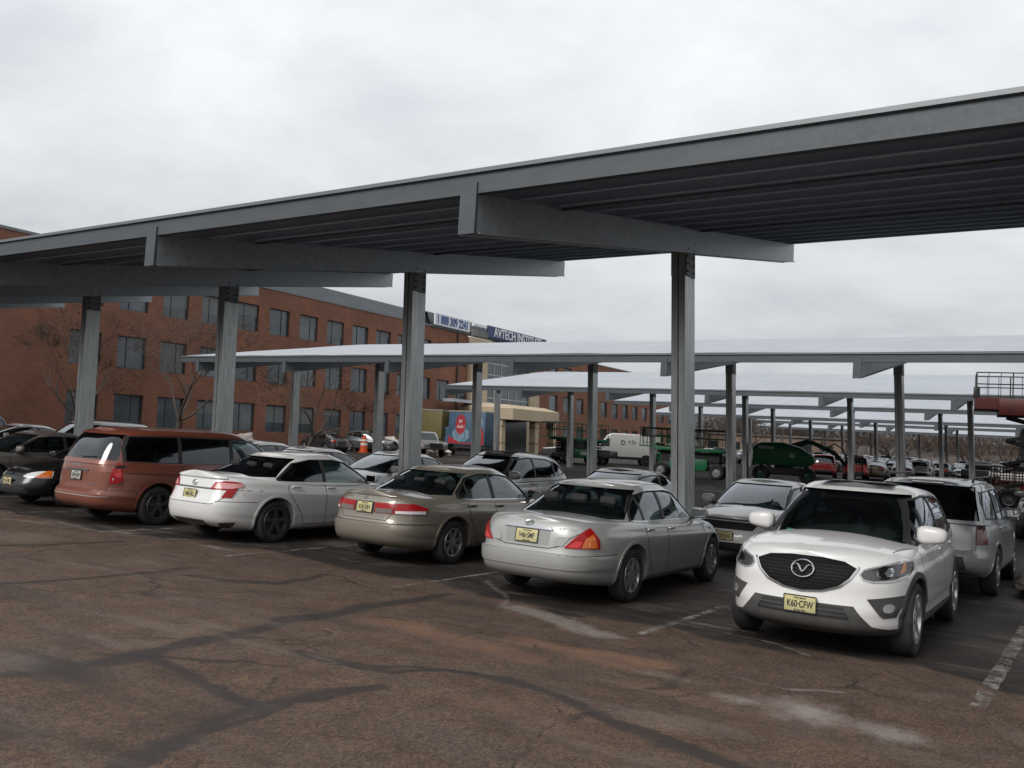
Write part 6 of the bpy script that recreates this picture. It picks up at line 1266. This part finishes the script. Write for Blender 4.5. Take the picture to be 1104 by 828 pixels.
def rail_box(mb, x0, x1, y0, y1, z, h=1.1, r=.028, n=3):
    for zz in (z+h, z+h*.55):
        for a, b in (((x0, y0), (x1, y0)), ((x1, y0), (x1, y1)), ((x1, y1), (x0, y1)), ((x0, y1), (x0, y0))): mb.tube([(a[0], a[1], zz), (b[0], b[1], zz)], r, 6)
    for i in range(n*3+1):
        x = x0+(x1-x0)*i/n/3
        for y in (y0, y1): mb.tube([(x, y, z), (x, y, z+h)], r if i % 3 == 0 else r*.5, 6)
    for y in (y0+(y1-y0)*.5,):
        for x in (x0, x1): mb.tube([(x, y, z), (x, y, z+h)], r, 6)
def scissor_stack(root, z0, z1, L, n, mat, w=.55, th=.13):
    """n levels of crossed arms between z0 and z1"""
    h = (z1-z0)/n
    for k in range(n):
        for s in (-1, 1):
            for a, b, o in (((-L/2, z0+k*h), (L/2, z0+(k+1)*h), 0), ((L/2, z0+k*h), (-L/2, z0+(k+1)*h), .07)):
                mb = MB(); y = s*(w-o); mb.bar((a[0], y, a[1]), (b[0], y, b[1]), .06, th); mb.build('scissor_arm', mat, root)
        mb = MB(); mb.tube([(0, -w, z0+(k+.5)*h), (0, w, z0+(k+.5)*h)], .05, 8); mb.build('pivot_pin', BLACK, root)
def scissor_lift(loc, rz, label, zp=1.75, body=GRN, top=GRN, rail=GRND, arms=BLACK, n=4, L=4.2, stack=None, deckmat=None, kind='green scissor lifts parked under the carports', ph=.2):
    t = thing('scissor_lift', label, 'scissor lift', loc, rz, kind); W = .95
    mb = MB(); mb.box(-L/2+.2, L/2-.2, -W+.25, W-.25, .45, .85); mb.build('chassis', BLACK, t, bevel=.03)
    for s in (-1, 1):
        mb = MB(); mb.prism([(-L/2+1.05, .45), (L/2-1.05, .45), (L/2-.95, .75), (L/2-1.0, 1.12), (-L/2+1.0, 1.12), (-L/2+.95, .75)], min(s*(W-.30), s*W), max(s*(W-.30), s*W), 'Y'); mb.build('engine_pod', body, t, bevel=.05)
        mb = MB(); mb.box(-.5, .35, min(s*W, s*W+s*.006), max(s*W, s*W+s*.006), .7, .95); mb.build('decal', P('decal_white', (.5, .5, .5), .6), t)
    for x in (-L/2+.45, L/2-.45):
        for s in (-1, 1):
            tt = thing_part('wheel', t, (x, s*(W-.12), .41)); mb = MB(); mb.lathe([(-.15, .25), (-.15, .38), (-.11, .41), (.11, .41), (.15, .38), (.15, .25)], 24, 'Y'); mb.build('tyre', RUBBER, tt, smooth=40)
            mb = MB(); mb.lathe([(s*.12, .26), (s*.06, .2), (s*.10, .08), (s*.10, .0001)], 18, 'Y'); mb.build('rim', P('rim_grey', (.22, .22, .22), .5), tt, smooth=40)
    scissor_stack(t, .9, zp-.05, L-.7, n, arms)
    mb = MB(); mb.box(-L/2, L/2, -W, W, zp, zp+ph); mb.build('platform', deckmat or top, t, bevel=.02)
    mb = MB(); mb.box(-L/2-.9, -L/2+.3, -W+.08, W-.08, zp+max(.16, ph*.35), zp+ph+.03); mb.build('platform_extension', deckmat or top, t)
    mb = MB(); rail_box(mb, -L/2-.85, L/2, -W+.05, W-.05, zp+ph, 1.1, .026, 4); mb.build('guard_rail', rail, t, smooth=40)
    mb = MB(); mb.box(-L/2-.95, -L/2-.7, -.25, .1, zp+.75, zp+1.25); mb.build('control_box', BLACK, t, bevel=.03)
    return t
def boom_lift(loc, rz):
    t = thing('boom_lift', 'green articulated boom lift with rounded engine cover, parked behind the white hatchback', 'boom lift', loc, rz)
    mb = MB(); mb.box(-1.7, 1.7, -.7, .7, .42, .85); mb.build('chassis', P('dark_chassis', (.03, .035, .03), .6), t, bevel=.06)
    for x in (-1.35, 1.35):
        for s in (-1, 1):
            tt = thing_part('wheel', t, (x, s*1.0, .46)); mb = MB(); mb.lathe([(-.17, .25), (-.17, .42), (-.12, .46), (.12, .46), (.17, .42), (.17, .25)], 24, 'Y'); mb.build('tyre', RUBBER, tt, smooth=40); mb = MB(); mb.lathe([(s*.14, .27), (s*.05, .2), (s*.1, .0001)], 18, 'Y'); mb.build('rim', GRND, tt, smooth=40)
    mb = MB(); mb.lathe([(.85, .001), (.85, .6), (1.0, .6), (1.0, .001)], 24, 'Z'); mb.build('turntable', BLACK, t)
    for s in (-1, 1):
        mb = MB(); mb.prism([(-1.85, 1.0), (1.35, 1.0), (1.75, 1.25), (1.7, 1.65), (.9, 2.15), (-.1, 2.42), (-1.4, 2.35), (-1.85, 2.1)], min(s*.28, s*1.05), max(s*.28, s*1.05), 'Y'); mb.build('engine_cover', GRN, t, bevel=.14)
    mb = MB(); mb.box(-1.5, -.6, -1.062, -1.055, 1.95, 2.12); mb.build('decal', P('decal_white', (.5, .5, .5), .6), t); mb = MB(); mb.box(.3, .6, -1.062, -1.055, 1.5, 1.75); mb.build('decal', P('decal_white', (.5, .5, .5), .6), t)
    mb = MB(); mb.bar((-1.6, 0, 1.5), (1.4, 0, 2.55), .3, .34); mb.bar((1.4, 0, 2.55), (2.9, .1, 1.9), .22, .26); mb.build('boom', GRND, t, bevel=.03)
    mb = MB(); mb.tube([(2.4, .12, 2.2), (2.8, .12, 2.5), (3.3, .12, 2.2), (3.5, .12, 1.6), (3.3, .12, 1.1)], .045, 6); mb.build('hose', BLACK, t, smooth=50)
    mb = MB(); mb.bar((2.9, .1, 1.9), (3.5, .1, 1.2), .16, .2); mb.build('jib', BLACK, t, bevel=.02)
    mb = MB(); rail_box(mb, 3.5, 4.4, -.9, .9, .75, 1.1, .03, 2); mb.box(3.45, 4.45, -.95, .95, .7, .76); mb.build('basket', P('basket_dark', (.02, .035, .025), .6), t)
def far_things(R_):
    # lifts
    scissor_lift((-21.0, 50.6, .46), R(12), 'green scissor lift with railed platform, seen just past the near column by the aisle', 1.55)
    scissor_lift((-28.9, 66.8, .68), R(66), 'green scissor lift with a beige deck edge, right beside the white cargo van', 1.7, deckmat=P('deck_beige', (.32, .29, .22), .7))
    scissor_lift((-33.9, 59.6, .58), R(66), 'green scissor lift standing in front of the porch, behind the silver crossover', 1.75)
    boom_lift((-16.6, 54.6, .51), R(14))
    RDL = P('lift_red', (.10, .016, .014), .5, var=(.075, .014, .012), vscale=3)
    scissor_lift((-1.9, 44.0, .36), R(8), 'raised red scissor lift with dark crossed arms at the edge of the lot', 3.95, body=P('base_orange', (.42, .05, .02), .5), top=RDL, rail=P('rail_dark', (.02, .016, .016), .6), n=3, L=4.6, kind='raised lift', ph=.7)
    cargo_van((-33.4, 66.2, .67), R(122))
    pickup((-34.6, 61.0, .60), R(100), paint('pickup_black', (.015, .016, .017), 0, .35, .3), 'black pickup in front of the white cargo van, half behind a column', 'dark pickups')
    pickup((-8.9, 80.5, .87), 0, paint('pickup_charcoal', (.025, .028, .03), 0, .35, .3), 'charcoal pickup between the far columns near the red lift', 'dark pickups')
    box_truck((-43.7, 59.2, .45), R(90), P('ad_blue', (.035, .075, .12), .5, var=(.06, .11, .17), vscale=1.2), 'box truck with blue side advert and red bursts in front of the porch', drinks_art)
    box_truck((-47.9, 58.9, .45), R(90), P('truck_yellow', (.12, .10, .025), .6, var=(.09, .075, .025), vscale=1), 'box truck with plain yellow side next to the blue advert truck')
    pickup((-43.6, 52.6, .48), R(-118), paint('pickup_silver', (.26, .26, .25), .3, .4, .5), 'dirty silver pickup in front of the yellow box truck', 'pickups by the trucks')
    # orange delineator drum by the wall
    t = thing('traffic_drum', 'orange traffic drum with white bands by the brick wall', 'traffic drum', (-46.9, 49.8, .445)); OR = P('safety_orange', (.55, .07, .015), .6)
    mb = MB(); mb.lathe([(0, .0001), (0, .42), (.08, .42), (.08, .30), (.5, .27), (1.1, .23), (1.12, .12), (1.3, .10), (1.3, .0001)], 20, 'Z'); mb.build('body', OR, t, smooth=30)
    mb = MB(); mb.lathe([(.55, .271), (.72, .262)], 20, 'Z'); mb.lathe([(.86, .255), (1.0, .245)], 20, 'Z'); mb.build('reflective_band', P('band_white', (.6, .6, .58), .5), t, fix=False)
    # hydrant-like green bollard beside the van
    t = thing('green_bollard', 'short bright green post standing by the lifts', 'post', (-28.3, 62.0, .62)); mb = MB(); mb.lathe([(0, .14), (1.0, .14), (1.05, .19), (1.12, .19), (1.18, .1), (1.18, .0001)], 14, 'Z'); mb.build('post', P('post_green', (.02, .26, .09), .5), t, smooth=35); mb = MB(); mb.box(-.25, .25, -.25, .25, 0, .08); mb.build('foot', BLACK, t)
    # snow ploughed against the wall and beside the silver suv
    def mound(x, y, z, a, b, h, seed, mat, name, label):
        r2 = random.Random(seed); bm = bmesh.new(); bmesh.ops.create_icosphere(bm, subdivisions=5, radius=1)
        for v in list(bm.verts):
            if v.co.z < -.05: v.co.z = -.05
            n = noise.noise(v.co*2.2+Vector((seed, 0, 0)))*.35+noise.noise(v.co*6+Vector((seed, 3, 0)))*.16+noise.noise(v.co*16+Vector((seed, 3, 0)))*.05
            s = 1+n; v.co = Vector((v.co.x*a*s, v.co.y*b*s, max(-.05, v.co.z*h*s)))
        me = bpy.data.meshes.new(name); bm.to_mesh(me); bm.free(); smooth_mesh(me, 70); o = mesh_obj(name, me, mat); o.location = (x, y, z); tag(o, label, 'snow pile')
    DS = P('dirty_snow', (.50, .47, .44), .85, 0, 0, .3, var=(.24, .19, .16), vscale=3, bump=.5, bscale=9)
    mound(-47.8, 38.9, .3, 1.7, 1.2, 1.0, 1, DS, 'snow_pile', 'ploughed snow pile with pink tint against the brick wall'); mound(-47.0, 52.4, .45, 2.2, 1.2, 1.1, 2, DS, 'snow_pile', 'low snow heap between the parked dark cars and the wall')
    mound(-46.3, 56.6, .5, 2.0, 1.2, 1.2, 3, DS, 'snow_pile', 'snow heap near the yellow box truck')
    mound(-.55, 17.6, 0, .75, 2.6, .28, 4, P('gritty_snow', (.30, .26, .23), .9, 0, 0, .3, var=(.09, .075, .065), vscale=5, bump=.6, bscale=14), 'snow_pile', 'dirty melting snow ridge beside the silver sport utility vehicle')
    # orange safety fence
    t = thing('safety_fence', 'orange mesh safety fence on posts beyond the charcoal pickup', 'fence', (0, 0, 0)); mb = MB(); OR = P('fence_orange', (.38, .09, .05), .7)
    for i in range(8): x = -7.4+i*1.5; mb.bar((x, 74, .75), (x, 74, 2.35), .07)
    mb.build('posts', BLACK, t); mb = MB()
    for i in range(54): x = -7.4+i*.2; mb.bar((x, 73.95, .9), (x, 73.95, 2.3), .07, .02)
    for j in range(8): mb.bar((-7.4, 73.94, .95+j*.19), (3.1, 73.94, .95+j*.19), .02, .06)
    mb.build('mesh', OR, t)
    # low long building far beyond the lot
    b = thing('distant_building', 'low brown building far beyond the carports', 'building', (-47, 150, 1.9)); mb = MB(); mb.box(-12, 12, -4, 4, 0, 3.6); mb.build('wall', P('far_wall', (.17, .12, .09), .9), b); mb = MB(); mb.box(-12.3, 12.3, -4.3, 4.3, 3.6, 3.9); mb.build('roof', P('far_roof', (.10, .09, .085), .8), b)
    for i in range(6): mb = MB(); mb.box(-10.5+i*3.8, -8.8+i*3.8, -4.03, -3.97, 1.2, 2.5); mb.build('window', GDK, b)
    # far parked cars
    fl = {'sedan': flatten(R_['CO'], 'far_sedan'), 'suv': flatten(R_['SU'], 'far_suv'), 'saloon': flatten(R_['CA'], 'far_saloon')}
    paints = {'sedan': WHT, 'suv': SILV2, 'saloon': WHT}; rr = random.Random(8)
    def far(kind, x, y, rz, mat, label, group=None, snow=False):
        o = bpy.data.objects.new('parked_car', fl[kind]); COL.objects.link(o); o.location = (x, y, gz(min(y, 140))); o.rotation_euler = (0, 0, rz)
        for i, m in enumerate(fl[kind].materials):
            if m == paints[kind] or (snow and m in (GLASS, PRIV) and False): o.material_slots[i].link = 'OBJECT'; o.material_slots[i].material = mat
        tag(o, label, 'car', group or 'cars parked in the far rows'); return o
    far('suv', -17.6, 67.2, R(15), RED, 'red sport utility vehicle beyond the green boom lift'); far('suv', -15.9, 70.0, R(12), RED, 'second red car just behind the red sport utility vehicle')
    far('saloon', -15.2, 73.2, R(8), BEIG, 'beige sedan parked next to the red cars'); far('sedan', -13.9, 77, R(8), SILV2, 'silver hatchback behind the beige sedan')
    far('suv', -13.0, 79.6, R(5), WHT, 'white sport utility vehicle with red tail lamps between two far columns'); far('sedan', -12.4, 86, 0, BLK, 'black car beyond the white sport utility vehicle')
    far('sedan', -6.6, 86, R(70), WHT, 'white sedan seen side on behind the charcoal pickup')
    for (x, y, m, l) in ((-23.5, 78, DGRY, 'dark grey car left of the red ones under the far carport'),): far('saloon', x, y, 0, m, l)
    cols = [(WHT, 'white'), (PEARL, 'snowy white'), (SILV2, 'silver'), (DGRY, 'dark grey'), (BLK, 'black'), (BLU, 'blue'), (RED, 'dark red')]
    for y in (92, 97.5, 110, 116, 128, 133.5):
        x = -44+rr.random()*2; no = 0
        while x < 22:
            if rr.random() < .62:
                m, c = rr.choice(cols[:3]+cols); k = rr.choice(('sedan', 'suv', 'saloon'))
                no += 1; o = far(k, x, y, rr.choice((0, math.pi)), m, 'tiny %s %s, %s from the left in the %s far row' % (c, {'suv': 'sport utility vehicle', 'sedan': 'hatchback', 'saloon': 'saloon'}[k], ('first second third fourth fifth sixth seventh eighth ninth tenth eleventh twelfth thirteenth fourteenth fifteenth sixteenth seventeenth eighteenth nineteenth twentieth twenty-first twenty-second twenty-third'.split()+['last']*9)[no-1], {92: 'sixth last', 97.5: 'fifth last', 110: 'fourth last', 116: 'third last', 128: 'second last', 133.5: 'last'}[y]), 'parked cars in the far rows at %d metres' % y)
            x += rr.uniform(2.7, 3.2)

build_ground(); stripes(); carports(); building(); trees()
F = math.pi; FRONT = 'cars in the nearest parking row'; BACK = 'cars parked nose to nose behind the nearest row'
R_ = {}
R_['AV'] = build_car(AV, 'sedan_car', 'silver sedan with red and amber tail lamps, nearest car seen from the rear', 'car', (-5.79, 11.47, 0), .013, FRONT)
R_['CA'] = build_car(CA, 'sedan_car', 'white sedan with dark alloy wheels parked beside the copper minivan', 'car', (-12.22, 11.48, 0), 0, FRONT)
R_['AC'] = build_car(AC, 'sedan_car', 'gold sedan with wide red tail lamp bar, between the white and silver sedans', 'car', (-9.05, 12.14, 0), -.002, FRONT)
R_['VA'] = build_car(VA, 'minivan', 'copper orange minivan with tinted windows', 'minivan', (-15.12, 11.41, 0), -.007, FRONT)
R_['CX'] = build_car(CX, 'crossover_car', 'white crossover facing the camera with black mesh grille and yellow front plate', 'car', (-2.50, 11.12, 0), F+.008, FRONT)
R_['CI'] = build_car(CI, 'sedan_car', 'black sedan facing out beside the copper minivan, amber corner lamp', 'car', (-18.4, 11.5, 0), F, FRONT)
R_['CO'] = build_car(CO, 'hatchback_car', 'white car facing out between the silver sedan and the white crossover', 'car', (-5.6, 17.4, 0), F, BACK)
R_['SU'] = build_car(SU, 'sport_utility_vehicle', 'light silver sport utility vehicle seen from behind, next to the white crossover', 'suv', (-2.35, 17.0, 0), 0, BACK)
car_copy(R_['CO'], (-8.8, 17.5, 0), F, [WHT], DGRY, 'dark grey sedan facing out behind the near silver sedan', BACK, name='sedan_car')
car_copy(R_['CX'], (-11.75, 17.0, 0), F, [PEARL], SILV, 'silver crossover with pale roof behind the gold sedan', BACK, name='crossover_car')
car_copy(R_['CO'], (-15.3, 17.4, 0), F, [WHT], PEARL, 'white sedan split by the column behind the gold sedan', BACK, name='sedan_car')
car_copy(R_['CO'], (-18.1, 17.0, -.04), F, [WHT], WHT, 'white sedan with dark sunroof behind the white rear facing sedan', BACK, name='sedan_car')
car_copy(R_['CO'], (-21.2, 17.8, 0), F, [WHT], WHT, 'white car roof peeking over the minivan bonnet', BACK, name='sedan_car')
car_copy(R_['CA'], (-21.7, 11.6, -.02), F, [WHT], TAUPE, 'taupe sedan beside the black sedan at the end of the near row', FRONT, name='sedan_car')
car_copy(R_['SU'], (-29.4, 17.4, 0), F, [SILV2], WHT, 'white sport utility vehicle with roof rails behind the leftmost column', BACK, name='sport_utility_vehicle')
car_copy(R_['CO'], (-33.0, 17.0, 0), F, [WHT], WHT, 'white sedan between the blue and the white sport utility vehicles', BACK, name='sedan_car')
car_copy(R_['SU'], (-39.6, 17.3, 0), F, [SILV2], BLU, 'blue sport utility vehicle with white roof edge, far left behind the black sedan', BACK, name='sport_utility_vehicle')
car_copy(R_['CO'], (-46.6, 45.4, .38), R(80), [WHT], paint('midnight_paint', (.02, .024, .028), .2, .3, .3), 'dark sedan parked along the brick wall', 'dark cars at the brick wall', name='sedan_car')
car_copy(R_['CX'], (-47.6, 51.2, .46), R(-75), [PEARL], DGRY, 'dark grey crossover by the brick wall next to the orange drum', 'dark cars at the brick wall', name='crossover_car')
car_copy(R_['SU'], (-1.2, 28.8, .15), F, [SILV2], paint('graphite_paint', (.04, .045, .05), .2, .35, .4), 'graphite sport utility vehicle facing out, partly cut off at the frame edge', 'cars in the second parking rows', name='sport_utility_vehicle')
far_things(R_)
